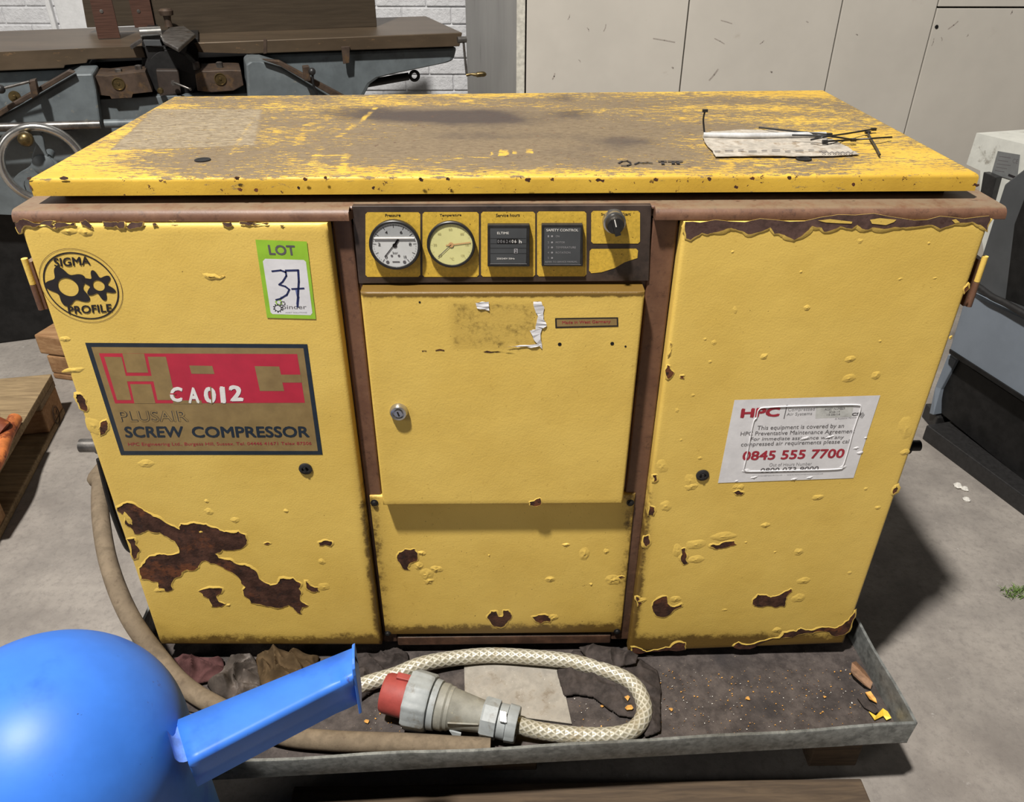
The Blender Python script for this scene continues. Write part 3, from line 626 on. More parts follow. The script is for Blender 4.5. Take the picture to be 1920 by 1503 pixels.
def attr_mask(o, fn):
    me = o.data; a = me.color_attributes.new('mask', 'FLOAT_COLOR', 'POINT'); n = len(me.vertices)
    co = np.empty(n*3); me.vertices.foreach_get('co', co); co = co.reshape(-1, 3)+np.array(parent_off(o.parent))
    c = np.zeros((n, 4)); c[:, 3] = 1; c[:, :3] = fn(co); a.data.foreach_set('color', c.ravel())
sstep = lambda x, a, b: (lambda t: t*t*(3-2*t))(np.clip((x-a)/(b-a), 0, 1))
def panel(corners, yf, yb, nx, nz, r=.006, dent=None):
    """sheet-steel tray panel: corners TL,TR,BR,BL (x,z); rounded front edges; dense front"""
    TLc, TRc, BRc, BLc = [np.array(c) for c in corners]; q = MB()
    us = np.concatenate([[0], np.linspace(.0, 1, nx)[1:-1], [1]]); ws = np.linspace(0, 1, nz)
    W_ = np.linalg.norm(TRc-TLc); H_ = np.linalg.norm(TLc-BLc)
    def pt(u, w_): return TLc*(1-u)*(1-w_)+TRc*u*(1-w_)+BRc*u*w_+BLc*(1-u)*w_
    iu, iw = r/W_, r/H_
    G = []
    for j in range(nz):
        for i in range(nx):
            u = iu+(1-2*iu)*i/(nx-1); w_ = iw+(1-2*iw)*j/(nz-1); p = pt(u, w_)
            dd = .00022*mnoise.noise(V((p[0]*5, p[1]*5, yf)))
            edge = min(i, nx-1-i, j, nz-1-j)
            G.append((p[0], yf+(dd if edge > 1 else 0), p[1]))
    q.add(G, [(j*nx+i, (j+1)*nx+i, (j+1)*nx+i+1, j*nx+i+1) for j in range(nz-1) for i in range(nx-1)])
    loop = [(i, 0) for i in range(nx)]+[(nx-1, j) for j in range(1, nz)]+[(i, nz-1) for i in range(nx-2, -1, -1)]+[(0, j) for j in range(nz-2, 0, -1)]
    rings = []
    for s_ in range(0, 5):
        a = s_/4*PI/2; off = r*math.sin(a); dy = r*(1-math.cos(a)); ring = []
        for i, j in loop:
            u0 = iu+(1-2*iu)*i/(nx-1); w0 = iw+(1-2*iw)*j/(nz-1)
            du = (-1 if i == 0 else 1 if i == nx-1 else 0)*off/W_; dw = (-1 if j == 0 else 1 if j == nz-1 else 0)*off/H_
            p = pt(u0+du, w0+dw); ring.append((p[0], yf+dy, p[1]))
        rings.append(ring)
    rings.append([(x, yb, z) for x, y, z in rings[-1]]); L = len(loop)
    vs = [v for r2 in rings for v in r2]
    q.add(vs, [(a*L+k, a*L+(k+1) % L, (a+1)*L+(k+1) % L, (a+1)*L+k) for a in range(len(rings)-1) for k in range(L)])
    return q
XZ = lambda p: (p.x, p.z)
def vn(co, s): return np.array([mnoise.noise(V((c[0]*s, c[1]*s, c[2]*s))) for c in co])
def door_mask(x0, x1, zb, side):
    def f(co):
        x, z = co[:, 0], co[:, 2]; n = vn(co, 9)
        g = (1-sstep(z, zb, zb+.07))*.95+.05*n
        e = x1 if side == 'R' else x0
        g = np.maximum(g, (1-sstep(np.abs(x-e), 0, .025))*(1-sstep(z, .3, .9))*.85)
        g = np.maximum(g, (1-sstep(z, zb, zb+.35))*.28)
        return np.stack([np.clip(g, 0, 1), np.clip(.3+n, 0, .5)*0+.15, x*0], 1)
    return f
LD = [XZ(D(33, 416)), XZ(D(613, 412)), XZ(D(716, 1210)), XZ(D(300, 1209))]
LD[0] = (LD[0][0], .999); LD[1] = (LD[1][0], .999)
RD = [XZ(D(1283, 410)), XZ(D(1862, 402)), XZ(D(1583, 1207)), XZ(D(1178, 1223))]
RD[0] = (RD[0][0], .999); RD[1] = (RD[1][0], .9992)
ld = sub(panel(LD, 0, .022, 60, 110).build('cabinet_door', M_yel, comp, smooth=60), comp); attr_mask(ld, door_mask(-.64, -.235, LD[2][1], 'R')); ld['label'] = 'left cabinet door with big brown rust scars and company badge'
rd = sub(panel(RD, 0, .022, 60, 110).build('cabinet_door', M_yel, comp, smooth=60), comp); attr_mask(rd, door_mask(.228, .638, RD[2][1], 'L')); rd['label'] = 'right cabinet door with white service label and peeling top edge'
Mq = lambda x, y: P(x, y, 1, -.008)
MPc = [XZ(Mq(675, 548)), XZ(Mq(1210, 547)), XZ(Mq(1168, 945)), XZ(Mq(718, 948))]
mp = sub(panel(MPc, -.008, .0295, 50, 50, .004).build('service_flap', M_yel, comp, smooth=60), comp)
def mpmask(co):
    x, z = co[:, 0], co[:, 2]; n = vn(co, 14); g = (1-sstep(z, .524, .55))*.45
    g = np.maximum(g, (1-sstep(z.max()-z, .004, .016))*.95)
    b = sstep(x, -.09, -.075)*(1-sstep(x, .04, .05))*sstep(z, .81, .82)*(1-sstep(z, .885, .89))
    return np.stack([np.clip(np.maximum(g, b*.5*(z < .89)), 0, 1), b*.9+.05, x*0], 1)
attr_mask(mp, mpmask)
yl = .0145; Lq = lambda x, y: P(x, y, 1, yl)
LPc = [XZ(Lq(692, 930)), XZ(Lq(1192, 926)), XZ(Lq(1165, 1186)), XZ(Lq(722, 1190))]
lpn = sub(panel(LPc, yl, .0235, 50, 40, .003).build('lower_panel', M_yel, comp, smooth=60), comp)
def lpmask(co):
    x, z = co[:, 0], co[:, 2]; n = vn(co, 12)
    g = (1-sstep(z, .195, .26))*1.0; g = np.maximum(g, (1-sstep(np.minimum(x+.232, .212-x), 0, .05))*.6); g = np.maximum(g, .12+0*x)
    return np.stack([np.clip(g+.15*n, 0, 1), x*0+.2, x*0], 1)
attr_mask(lpn, lpmask)
for x, y in ((702, 942), (1182, 942), (727, 1187), (1157, 1183)):
    c_ = P(x, y, 1, .0145); q = MB(); q.lathe(c_, (0,-1,0), [(-.004,.0065),(.001,.0065),(.0015,.0045),(.004,.004),(.005,.002)], 12); q.build('bolt', M_dark, comp, smooth=40)

# --- peeled paint and rust
def rust(par, pl, n, pts, mt=M_rust, rim=.0028, it=2, lift=.0004, amp=.16, flap=True, nm='rust_patch', down=False):
    w3 = [pl(x, y) for x, y in pts]; p2 = rough_poly([(p.x, p.z) for p in w3], it, amp); yv = w3[0].y
    area = sum(p2[i][0]*p2[(i+1) % len(p2)][1]-p2[(i+1) % len(p2)][0]*p2[i][1] for i in range(len(p2)))
    if area < 0: p2 = p2[::-1]
    q = MB(); f = [V((x, yv-lift, z)) for x, z in p2]; q.add(f, tessellate_polygon([f])); q.build(nm, mt, par, fix=False)
    if not flap: return None
    N = len(p2); inn = []; mid = []; out = []
    for i in range(N):
        a, b, c = p2[i-1], p2[i], p2[(i+1) % N]; d = V((c[0]-a[0], c[1]-a[1])); d = d.normalized() if d.length > 1e-9 else V((1, 0)); no = V((d.y, -d.x))
        k = .25+1.5*abs(mnoise.noise(V((b[0]*45, b[1]*45, 3.3)))); hh = .0004+.0008*k
        if (down and no.y > .1) or (no.y < -.15 and b[1] < .2): hh = .0004; k = .02
        inn.append((b[0]-no.x*.0006, yv-hh, b[1]-no.y*.0006)); mid.append((b[0]+no.x*rim*.45*k, yv-hh*.75, b[1]+no.y*rim*.45*k)); out.append((b[0]+no.x*rim*1.3*k, yv-.0001, b[1]+no.y*rim*1.3*k))
    low = [(b[0], yv-lift*.5, b[1]) for b in p2]
    return (low+inn+mid+out, [(r*N+i, r*N+(i+1) % N, (r+1)*N+(i+1) % N, (r+1)*N+i) for r in range(3) for i in range(N)])
def blister(mb, c, rx, rz, h=.002, rot=0, lump=.5):
    n, mrg = 6, 22; vs = [V((c.x, c.y-h, c.z))]; sd = random.random()*50
    for i in range(1, n+1):
        for k in range(mrg):
            a = 2*PI*k/mrg; t = i/n; wob = 1+.28*mnoise.noise(V((math.cos(a)*1.3+sd, math.sin(a)*1.3, 0)))
            x = math.cos(a)*rx*t*wob; z = math.sin(a)*rz*t*wob
            hh = h*.6*(1-t*t)**1.2*(1+1.3*lump*mnoise.noise(V((x*230+sd, z*230, 1)))) if t < 1 else -.0002
            vs.append(V((c.x+x*math.cos(rot)-z*math.sin(rot), c.y-hh, c.z+x*math.sin(rot)+z*math.cos(rot))))
    fs = [(0, 1+k, 1+(k+1) % mrg) for k in range(mrg)]+[(1+(i-1)*mrg+k, 1+i*mrg+k, 1+i*mrg+(k+1) % mrg, 1+(i-1)*mrg+(k+1) % mrg) for i in range(1, n) for k in range(mrg)]
    mb.add(vs, fs)
nrm = V((0, -1, 0))
flL = MB(); flR = MB(); flB = MB(); flM = MB()
def RU(par, mb, pl, pts, **k):
    r = rust(par, pl, nrm, pts, **k)
    if r: mb.add(*r)
LR = [
 [(512,212),(540,195),(580,193),(620,215),(650,235),(700,258),(740,285),(788,308),(792,283),(850,278),(905,285),(925,297),(965,312),(1000,318),(1045,315),(1075,330),(1085,355),(1070,385),(1040,397),(975,398),(945,415),(960,432),(1010,440),(1050,462),(1095,470),(1130,500),(1160,540),(1185,552),(1215,545),(1228,522),(1285,520),(1320,545),(1322,590),(1318,620),(1352,640),(1325,650),(1322,680),(1290,660),(1265,640),(1240,652),(1190,648),(1150,640),(1100,632),(1070,600),(1062,572),(1075,560),(1050,525),(1000,490),(950,462),(900,445),(880,455),(870,475),(840,490),(820,485),(790,515),(755,540),(760,570),(725,580),(700,570),(692,540),(655,530),(620,525),(612,500),(625,460),(655,425),(700,415),(735,420),(785,410),(778,380),(740,345),(700,322),(650,312),(620,325),(590,328),(560,295),(548,285),(550,245),(520,232)],
 [(555,350),(590,345),(595,375),(615,405),(600,435),(588,440)],
 [(868,578),(920,562),(975,565),(970,590),(950,600),(962,625),(990,635),(970,648),(930,648),(915,612),(890,600)],
 [(1155,370),(1170,364),(1188,370),(1175,377)], [(1395,365),(1415,357),(1455,360),(1450,382),(1400,380)],
 [(1340,530),(1350,540),(1365,555),(1395,562),(1398,580),(1380,583),(1350,572)]]
for p in LR: RU(ld, flL, D, c6(p))
for p in ([(285,1020),(310,1020),(345,1055),(358,1100),(350,1135),(310,1115),(290,1070)], [(440,1205),(480,1185),(492,1210),(490,1250),(440,1290),(425,1250)], [(1112,256),(1150,266),(1200,275),(1240,264),(1205,282),(1150,278)]): RU(ld, flL, D, cS(p))
for p in ([(160,1262),(215,1222),(300,1228),(540,1232),(590,1238),(560,1270),(600,1300),(590,1325),(520,1290),(430,1285),(380,1305),(330,1290),(262,1298),(240,1365),(205,1375),(180,1330)],
          [(590,1272),(700,1255),(815,1255),(820,1290),(700,1300),(630,1310),(600,1330),(585,1305)], [(870,1245),(930,1225),(1000,1290),(1005,1320),(950,1310),(880,1275)],
          [(1110,1240),(1230,1245),(1280,1255),(1350,1245),(1345,1320),(1300,1325),(1270,1290),(1180,1305),(1120,1290)], [(1380,1290),(1430,1250),(1560,1250),(1550,1290),(1480,1310),(1420,1330),(1375,1310)], [(1655,1262),(1690,1260),(1705,1290),(1660,1300)]):
    RU(ld, flL, lambda x, y: P(x, y, 1, -.0006), cE(p), mt=M_rustl, rim=.0015, down=True)
for p in ([(1250,110),(1300,108),(1310,128),(1280,138),(1255,125)], [(1345,105),(1510,108),(1500,122),(1400,130),(1350,118)], [(950,100),(990,100),(975,110)], [(1575,128),(1600,126),(1590,138)]): RU(ld, flL, lambda x, y: P(x, y, 1, -.0004), c3(p), mt=M_rustl, rim=.001, down=True)
for (x, y, a, b) in [(905,185,9,9),(915,230,18,16),(1030,268,20,14),(1253,228,10,9),(1410,450,14,16),(640,20,32,16),(700,575,30,12),(1420,560,26,20),(560,260,14,40),(880,320,10,6),(1000,640,12,8)]:
    (p1,), s_ = c6([(x, y)]), 1/2.337/1000; blister(flL, D(*p1), a*s_*1.05, b*s_*1.2, .0016, .2)
for (x, y, a, b) in [(215,670,30,14),(270,870,60,14),(400,1230,40,50),(430,170,0,0)]:
    if a: (p1,) = cS([(x, y)]); blister(flL, D(*p1), a/3430, b/3000, .0014, .1)
for (x, y, a, b) in [(735,1345,62,26),(930,1355,60,28)]: (p1,) = cE([(x, y)]); blister(flL, D(*p1), a/5600, b/4200, .0022, 0)
o = flL.build('flaking_paint', M_yel2, ld, smooth=70); o['kind'] = 'stuff'
# right door
RU(rd, flR, lambda x, y: P(x, y, 1, -.0005), c5([(225,148),(300,152),(600,132),(900,126),(1250,122),(1500,120),(1745,118),(1755,135),(1735,195),(1700,165),(1660,150),(1600,155),(1570,160),(1540,172),(1500,185),(1440,165),(1390,172),(1330,178),(1270,175),(1200,182),(1160,178),(1140,190),(1110,185),(1085,165),(1060,185),(1000,172),(960,190),(920,200),(905,178),(860,170),(830,200),(800,225),(770,242),(730,222),(720,215),(670,210),(650,178),(625,190),(600,200),(540,212),(500,195),(455,180),(430,185),(380,202),(340,212),(310,205),(280,222),(255,240),(228,232)]), mt=M_rustl, rim=.0035, amp=.10, nm='bare_top_edge', down=True)
for p in ([(890,142),(950,135),(1062,148),(1058,158),(1000,156),(930,152)], [(1150,138),(1200,130),(1282,138),(1270,150),(1230,165),(1160,158)], [(1560,140),(1580,135),(1600,152),(1575,155)]):
    q = MB(); f = [P(x, y, 1, -.0014) for x, y in c5(p)]; q.add(f, tessellate_polygon([f])); q.build('paint_remnant', M_yel2, rd, fix=False)
for p in ([(135,862),(150,870),(158,890),(172,905),(155,925),(140,935),(128,915)], [(200,915),(222,915),(220,935),(200,930)], [(62,1412),(85,1410),(85,1440),(66,1448)], [(150,745),(160,760),(150,815),(140,820)], [(1620,480),(1640,455),(1645,480),(1620,510)], [(1548,725),(1558,718),(1550,735)]): RU(rd, flR, D, c5(p), rim=.002)
for p in ([(110,570),(140,548),(175,540),(180,575),(210,590),(245,575),(250,590),(200,615),(160,640),(130,635),(108,605)],
          [(575,560),(600,532),(640,535),(660,545),(700,535),(755,505),(760,520),(735,555),(725,590),(680,595),(600,592),(575,580)],
          [(240,320),(262,315),(268,345),(275,385),(255,395),(242,380),(245,345)], [(375,305),(390,297),(420,300),(450,285),(490,282),(500,300),(450,315),(410,322)],
          [(10,778),(50,785),(80,800),(150,785),(190,780),(225,755),(262,758),(262,792),(100,801),(12,803)],
          [(485,775),(510,755),(530,765),(600,755),(640,745),(700,735),(720,710),(780,705),(800,690),(850,700),(900,685),(960,690),(1000,670),(1040,630),(1058,600),(1045,650),(1005,720),(960,730),(890,705),(820,715),(700,740),(600,766),(590,778),(490,782)],
          [(485,55),(510,45),(535,55),(525,68),(500,68)], [(68,260),(90,255),(97,285),(80,310),(68,295)], [(88,100),(100,120),(118,125),(112,165),(88,165)], [(1232,40),(1250,20),(1248,55),(1232,65)], [(30,540),(45,545),(60,570),(40,590)]):
    RU(rd, flR, D, c8(p), rim=.003)
for (x, y, a, b) in [(880,80,28,14),(635,210,24,13),(170,120,26,26),(310,300,48,26),(310,370,42,20),(225,330,26,34),(440,262,62,22),(790,335,26,20),(815,470,38,20),(790,550,40,26),(1160,128,16,9),(445,605,16,8),(215,555,34,18),(1030,432,12,10),(680,335,8,5),(60,560,26,16),(690,700,26,16),(545,290,8,5),(1105,40,10,8),(500,30,18,12),(290,30,34,18)]:
    (p1,) = c8([(x, y)]); blister(flR, D(*p1), a/2492*.92, b/2492*1.15, .0018 if a > 20 else .001, .15)
for (x, y, a, b) in [(1050,835,26,14),(1045,930,34,18),(1180,915,22,18),(620,822,18,14),(835,578,16,12),(370,752,14,12),(350,848,12,8),(1300,435,14,6),(1475,430,12,5),(265,1015,10,8),(1100,245,14,10),(475,590,10,16),(805,398,8,6),(1330,1180,34,60),(1325,1300,26,14),(110,1370,30,34),(300,1330,14,9),(250,1440,30,34),(1200,745,8,6),(463,298,8,5),(185,1090,10,12),(205,1238,8,7),(325,735,9,8),(1445,255,8,6),(500,1475,24,16)]:
    (p1,) = c5([(x, y)]); blister(flR, D(*p1), a/2667*.9, b/2667*1.15, .0015 if a > 14 else .0009, .3)
o = flR.build('flaking_paint', M_yel2, rd, smooth=70); o['kind'] = 'stuff'
# lower panel and service flap
for p in ([(258,360),(270,335),(300,320),(345,318),(358,340),(355,375),(325,385),(310,405),(320,420),(295,418),(275,390)], [(680,640),(700,610),(725,610),(735,635),(752,635),(758,605),(780,605),(798,630),(775,665),(745,688),(715,683),(695,660)], [(890,635),(920,628),(978,632),(975,662),(945,660),(935,670),(905,655)], [(1285,455),(1310,445),(1325,450),(1300,460),(1298,478),(1284,475)]):
    RU(lpn, flB, Lq, c7(p))
for (x, y, a, b) in [(400,440,36,36),(445,415,34,20),(360,400,26,24),(410,470,28,22),(375,340,24,12),(1137,345,28,38),(1270,465,44,32),(975,462,26,18),(1237,332,16,14),(990,640,28,20),(690,350,5,5),(1165,485,10,8),(1050,300,22,8)]:
    (p1,) = c7([(x, y)]); blister(flB, Lq(*p1), a/2492*.9, b/2492*1.1, .0022, 0, .9)
o = flB.build('flaking_paint', M_yel2, lpn, smooth=70); o['kind'] = 'stuff'
for p in ([(878,100),(900,95),(930,80),(930,116),(878,117)],): RU(mp, flM, Mq, c7(p), rim=.0015)
for p in ([(850,958),(900,956),(960,957),(1045,966),(980,962),(900,963)], [(565,947),(618,946),(618,952),(565,952)], [(482,950),(512,950),(510,955),(484,956)]): RU(mp, flM, Mq, c4(p), rim=.001, flap=False, it=1, nm='scratch')
for (x, y, a, b) in [(1310,912,9,7),(1625,908,9,7),(1705,925,5,4),(470,660,5,4)]:
    (p1,) = c4([(x, y)]); q = MB(); q.lathe(Mq(*p1), (0,-1,0), [(-.0005, a/3200), (.0004, a/3400)], 12); q.build('drilled_hole', M_dark, mp)
o = flM.build('flaking_paint', M_yel2, mp, smooth=70); o['kind'] = 'stuff'

# --- decals
def C1(fn, p): return fn([p])[0]
# company badge
f = Flat(D, nrm)
f.poly(cS([(342,693),(1770,702),(1868,1412),(572,1414)]), 0, 0)
f.poly(cS([(382,720),(1745,728),(1838,1388),(594,1388)]), 1, 1)
f.poly(cS([(432,760),(1705,765),(1755,1078),(535,1082)]), 2, 2)
f.poly(cS([(465,782),(577,784),(605,905),(770,905),(745,782),(862,782),(925,1060),(808,1060),(782,940),(612,940),(640,1060),(548,1060)]), 1, 3)   # H
f.poly(cS([(582,761),(722,762),(748,884),(612,884)]), 1, 3); f.poly(cS([(632,958),(765,958),(795,1082),(660,1082)]), 1, 3)
f.poly(cS([(1012,838),(1160,841),(1174,893),(1026,891)]), 1, 3)
f.poly(cS([(1432,842),(1590,845),(1602,897),(1727,897),(1735,948),(1610,948),(1622,1002),(1466,1002)]), 1, 3)
f.poly(cS([(905,1062),(1090,1062),(1094,1084),(911,1084)]), 1, 3)
ol = lambda t, bl, br, tl: (f.text(t, *[C1(cS, p) for p in (bl, br, tl)], 0, 3, .018), f.text(t, *[C1(cS, p) for p in (bl, br, tl)], 1, 4, -.006))
ol('PLUSAIR', (572,1200), (1010,1198), (552,1130))
f.text('SCREW', *[C1(cS, p) for p in ((603,1302),(980,1300),(590,1230))], 0, 3, .03)
f.text('COMPRESSOR', *[C1(cS, p) for p in ((1035,1302),(1787,1300),(1020,1230))], 0, 3, .03)
f.text('HPC Engineering Ltd., Burgess Hill, Sussex. Tel. 04446 41671 Telex 87506', *[C1(cS, p) for p in ((622,1360),(1798,1354),(617,1334))], 3, 3)
# stencilled asset code
for bit, a in (('C', (888,1072,968,1072,888,975)), ('A', (1008,1080,1080,1080,1000,978)), ('0', (1112,1080,1190,1080,1100,975)), ('1', (1216,1080,1250,1080,1205,972)), ('2', (1275,1068,1362,1066,1262,965))):
    x0, y0_, x1, y1_, x2, y2_ = a
    f.text(bit, *[C1(cS, p) for p in ((x0, y0_), (x1, y1_), (x2, y2_))], 4, 5, .045)
f.line(cS([(893,1020),(925,1020)]), .0022, 2, 6); f.line(cS([(1150,975),(1158,1080)]), .0018, 1, 6)
f.build('company_badge', [M_navy, M_gold, M_red, M_dred, M_white], ld)
# round rotor profile badge
f = Flat(D, nrm); cc = C1(cS, (317, 331)); cw = D(*cc); rB = (D(*C1(cS, (590, 390)))-cw).length*.98
f.disc(cc, rB, 0, 1, rB-.0006, 64); f.disc(cc, rB*.905, 1, 1, rB*.905-.0018, 64)
def star(n, r1, r0, ph):
    return lambda a: r0+(r1-r0)*(.5+.5*math.cos(n*(a-ph)))**1.15
g1 = C1(cS, (234, 335)); g2 = C1(cS, (430, 325))
f.disc(g1, 0, 1, 2, .0135, 90, star(5, .0305, .0195, 1.80)); f.disc(g2, 0, 1, 2, .0078, 90, star(6, .0225, .0125, 1.68))
f.text('SIGMA', *[C1(cS, p) for p in ((147,206),(378,192),(137,150))], 1, 2, .025)
f.text('PROFILE', *[C1(cS, p) for p in ((238,510),(518,494),(228,458))], 1, 2, .025)
f.build('rotor_badge', [M_rustl, M_pblk], ld)
# lot sticker
f = Flat(D, nrm, .0008)
f.poly(cS([(1437,30),(1767,42),(1826,540),(1512,532)]), 0, 0)
f.poly(cS([(1500,152),(1748,160),(1762,172),(1803,500),(1792,515),(1548,508),(1535,497),(1485,168)]), 1, 1)
f.text('LOT', *[C1(cS, p) for p in ((1527,128),(1700,132),(1515,62))], 2, 1, .03)
f.line(cS([(1700,345),(1712,400),(1708,440)]), .0035, 4, 2); f.line(cS([(1640,390),(1600,400)]), .0015, 4, 2)
f.line(cS([(1545,232),(1600,226),(1632,238),(1636,262),(1612,300),(1590,318),(1630,330),(1655,350),(1640,382),(1600,408),(1570,416)]), .0024, 3, 3)
f.line(cS([(1632,228),(1712,226),(1716,300),(1712,360),(1708,460)]), .0028, 3, 3); f.line(cS([(1672,346),(1748,342)]), .0024, 3, 3)
gear = lambda r, n: (lambda a: r*(1+.16*(1 if math.sin(n*a) > 0 else -1)))
gc = C1(cS, (1582,470)); f.disc(gc, 0, 5, 2, .0040, 80, gear(.0058, 10)); f.disc(C1(cS, (1614,440)), 0, 5, 2, .0022, 60, gear(.0034, 8)); f.disc(C1(cS, (1588,432)), 0, 0, 2, .0028, 60, gear(.0045, 9))
f.text('pinder', *[C1(cS, p) for p in ((1612,484),(1767,484),(1608,448))], 6, 2); f.text('ASSET SOLUTIONS', *[C1(cS, p) for p in ((1630,502),(1768,502),(1630,494))], 7, 2)
o = f.build('lot_sticker', [M_green, M_paper, M_grey, M_ink, M_inkl, M_pblk, M_grey, M_lgrey], ld)
# locks
for pr, c_, mtl in ((ld, (573, 878), M_black), (rd, (1317, 890), M_black)):
    p = D(*c_); q = MB(); q.lathe(p, (0,-1,0), [(-.001,.0105),(.002,.0105),(.003,.009),(.0035,.0055),(.001,.005),(.001,.0015)], 24); q.obox(p+V((0,-.003,0)), [(1,0,.2),(0,1,0),(-.2,0,1)], (.0018,.002,.0045)); q.build('lock', mtl, pr, smooth=35)
p = Mq(748, 770); q = MB(); q.lathe(p, (0,-1,0), [(-.001,.0135),(.005,.0135),(.0085,.0115),(.009,.009),(.006,.0085),(.006,.0065),(.009,.006),(.009,.001)], 28); q.obox(p+V((0,-.009,0)), [(1,0,.3),(0,1,0),(-.3,0,1)], (.0012,.0004,.004), 1); q.build('lock', [M_chrome, M_dark], mp, smooth=35)
# service label
f = Flat(D, nrm, .0006)
T_ = lambda t, bl, br, tl, mi, b=0., sh=0.: f.text(t, C1(cL, bl), C1(cL, br), C1(cL, tl), mi, 2, b, sh)
f.poly(cL([(222,115),(1862,62),(1560,992),(36,1048)]), 0, 0)
T_('HPC', (285,318), (724,300), (300,210), 1, .05)
f.line(cL([(778,322),(812,172)]), .0012, 2, 2)
T_('Compressed', (818,250), (1120,240), (826,206), 3); T_('Air Systems', (805,302), (1090,292), (812,258), 3)
f.poly(cL([(1140,190),(1560,178),(1540,305),(1130,322)]), 4, 1)
T_('ASSET NUMBER', (1235,232), (1465,222), (1240,206), 2); T_('RNB119', (1288,262), (1402,256), (1292,240), 2); T_('15.06/16', (1258,292), (1408,284), (1262,270), 2)
T_('CSI', (1538,292), (1640,288), (1545,258), 2, .04)
for i in range(3): f.line(cL([(1625+i*14,300+i*8),(1665+i*8,255+i*12)]), .0012, 3, 2)
T_('A National Partner', (1350,335), (1600,316), (1352,318), 3)
T_('This equipment is covered by an', (472,466), (1445,440), (482,405), 2); T_('HPC Preventative Maintenance Agreement', (285,532), (1565,500), (295,472), 2)
T_('For immediate assistance with any', (398,586), (1442,562), (410,535), 2); T_('compressed air requirements please call', (290,650), (1518,614), (300,592), 2)
T_('0845 555 7700', (303,795), (1445,765), (322,690), 1, .03)
T_('Out of Hours Number', (610,862), (1088,848), (616,826), 3); T_('0800 073 9000', (508,932), (1160,910), (520,880), 2, .01)
T_('enquiries@hpcuk.co.uk  -  www.hpccompressors.co.uk', (420,978), (1218,950), (424,962), 3)
sl = f.build('service_label', [M_paper, M_dred, M_grey, M_lgrey, plain('greyish_label_strip', srgb(196,196,192), .6)], rd)
q = MB(); cp = [D(*p)+V((0,-.0012,0)) for p in cL([(470,315),(500,215),(620,195),(900,182),(1300,172),(1600,168),(1640,200),(1610,300),(1560,450),(1520,600),(1480,740),(1440,850),(1380,890),(900,905),(400,915),(335,900),(330,870),(350,780),(380,640),(410,480),(440,350),(470,315)])]
q.tube(smooth_path(cp, 4), .0009, 6, cap=False); 
for x, y, a, b in ((350,910,50,22),(1440,870,40,26),(1590,655,36,14),(1630,710,34,20),(440,985,40,14),(1070,985,40,10),(890,1005,40,12),(1695,540,16,10),(245,1025,20,10),(1010,545,50,16),(1290,530,50,12)):
    (p1,) = cL([(x, y)]); blister(q, D(*p1)+V((0,-.0006,0)), a/6200, b/5600, .0014, .3)
o = q.build('label_creases', M_paper, rd, smooth=70); o['kind'] = 'stuff'
# plate and torn paper on the flap
f = Flat(Mq, nrm); f.poly(c4([(1282,755),(1660,750),(1662,806),(1284,815)]), 0, 0); f.poly(c4([(1292,763),(1652,758),(1653,798),(1294,806)]), 1, 1)
f.text('Made in West Germany', *[C1(c4, p) for p in ((1325,795),(1615,788),(1325,772))], 2, 2, .008); f.build('origin_plate', [M_pblk, M_gold, M_dred], mp)
for p in ([(805,662),(885,655),(888,708),(815,695)], [(1152,655),(1200,655),(1218,690),(1212,760),(1232,800),(1205,815),(1205,940),(1160,890),(1130,828),(1165,822),(1180,740),(1160,700)], [(985,925),(1100,915),(1195,905),(1195,918),(1080,925)]):
    q = MB(); pp = rough_poly([XZ(Mq(*a)) for a in c4(p)], 2, .1); f_ = [V((x, -.0088-random.uniform(0, .0012), z)) for x, z in pp]; q.add(f_, tessellate_polygon([f_])); q.build('torn_paper', M_paper, mp, fix=False)

# --- control panel
yc = .016; Cq = lambda x, y: P(x, y, 1, yc)
cpn = sub(MB().prism([Cq(*p) for p in c4([(62,85),(1862,80),(1845,532),(105,548)])], (0, .01, 0)).build('control_panel', plain('dark_brown_panel', srgb(66, 54, 48), .5, var=.2, sc=30, spots=[(20, .55, .7, srgb(40,34,32))]), comp, bevel=.001), comp)
f = Flat(Cq, nrm)
def rr(x0, y0, x1, y1, r=12, sk=0):
    return [(x0+r,y0),(x1-r,y0),(x1,y0+r),(x1,y1-r),(x1-r,y1),(x0+r,y1),(x0,y1-r),(x0,y0+r)]
for a in ((145,120,474,508),(487,119,825,508),(838,117,1163,507),(1174,115,1470,505)): f.poly(c4(rr(*a)), 0, 0)
f.poly(c4(rr(1499,112,1792,308)), 0, 0); f.poly(c4([(1502,340),(1768,338),(1780,350),(1776,395),(1700,420),(1640,455),(1560,480),(1500,486),(1486,470),(1490,352)]), 0, 0)
for t, bl, br, tl in (('Pressure',(263,148),(355,146),(263,130)), ('Temperature',(590,150),(720,147),(590,131)), ('Service hours',(928,149),(1070,146),(928,129)), ('Stop',(1558,144),(1606,143),(1558,125)), ('Start',(1687,141),(1736,139),(1687,123))):
    f.text(t, C1(c4, bl), C1(c4, br), C1(c4, tl), 1, 1, .015)
cells = f.build('panel_print', [plain('speckled_yellow_print', srgb(214,176,66), .5, var=.08, sc=200, spots=[(260,.6,.66,srgb(130,98,34)),(60,.68,.76,srgb(110,80,30))]), M_pblk], cpn)
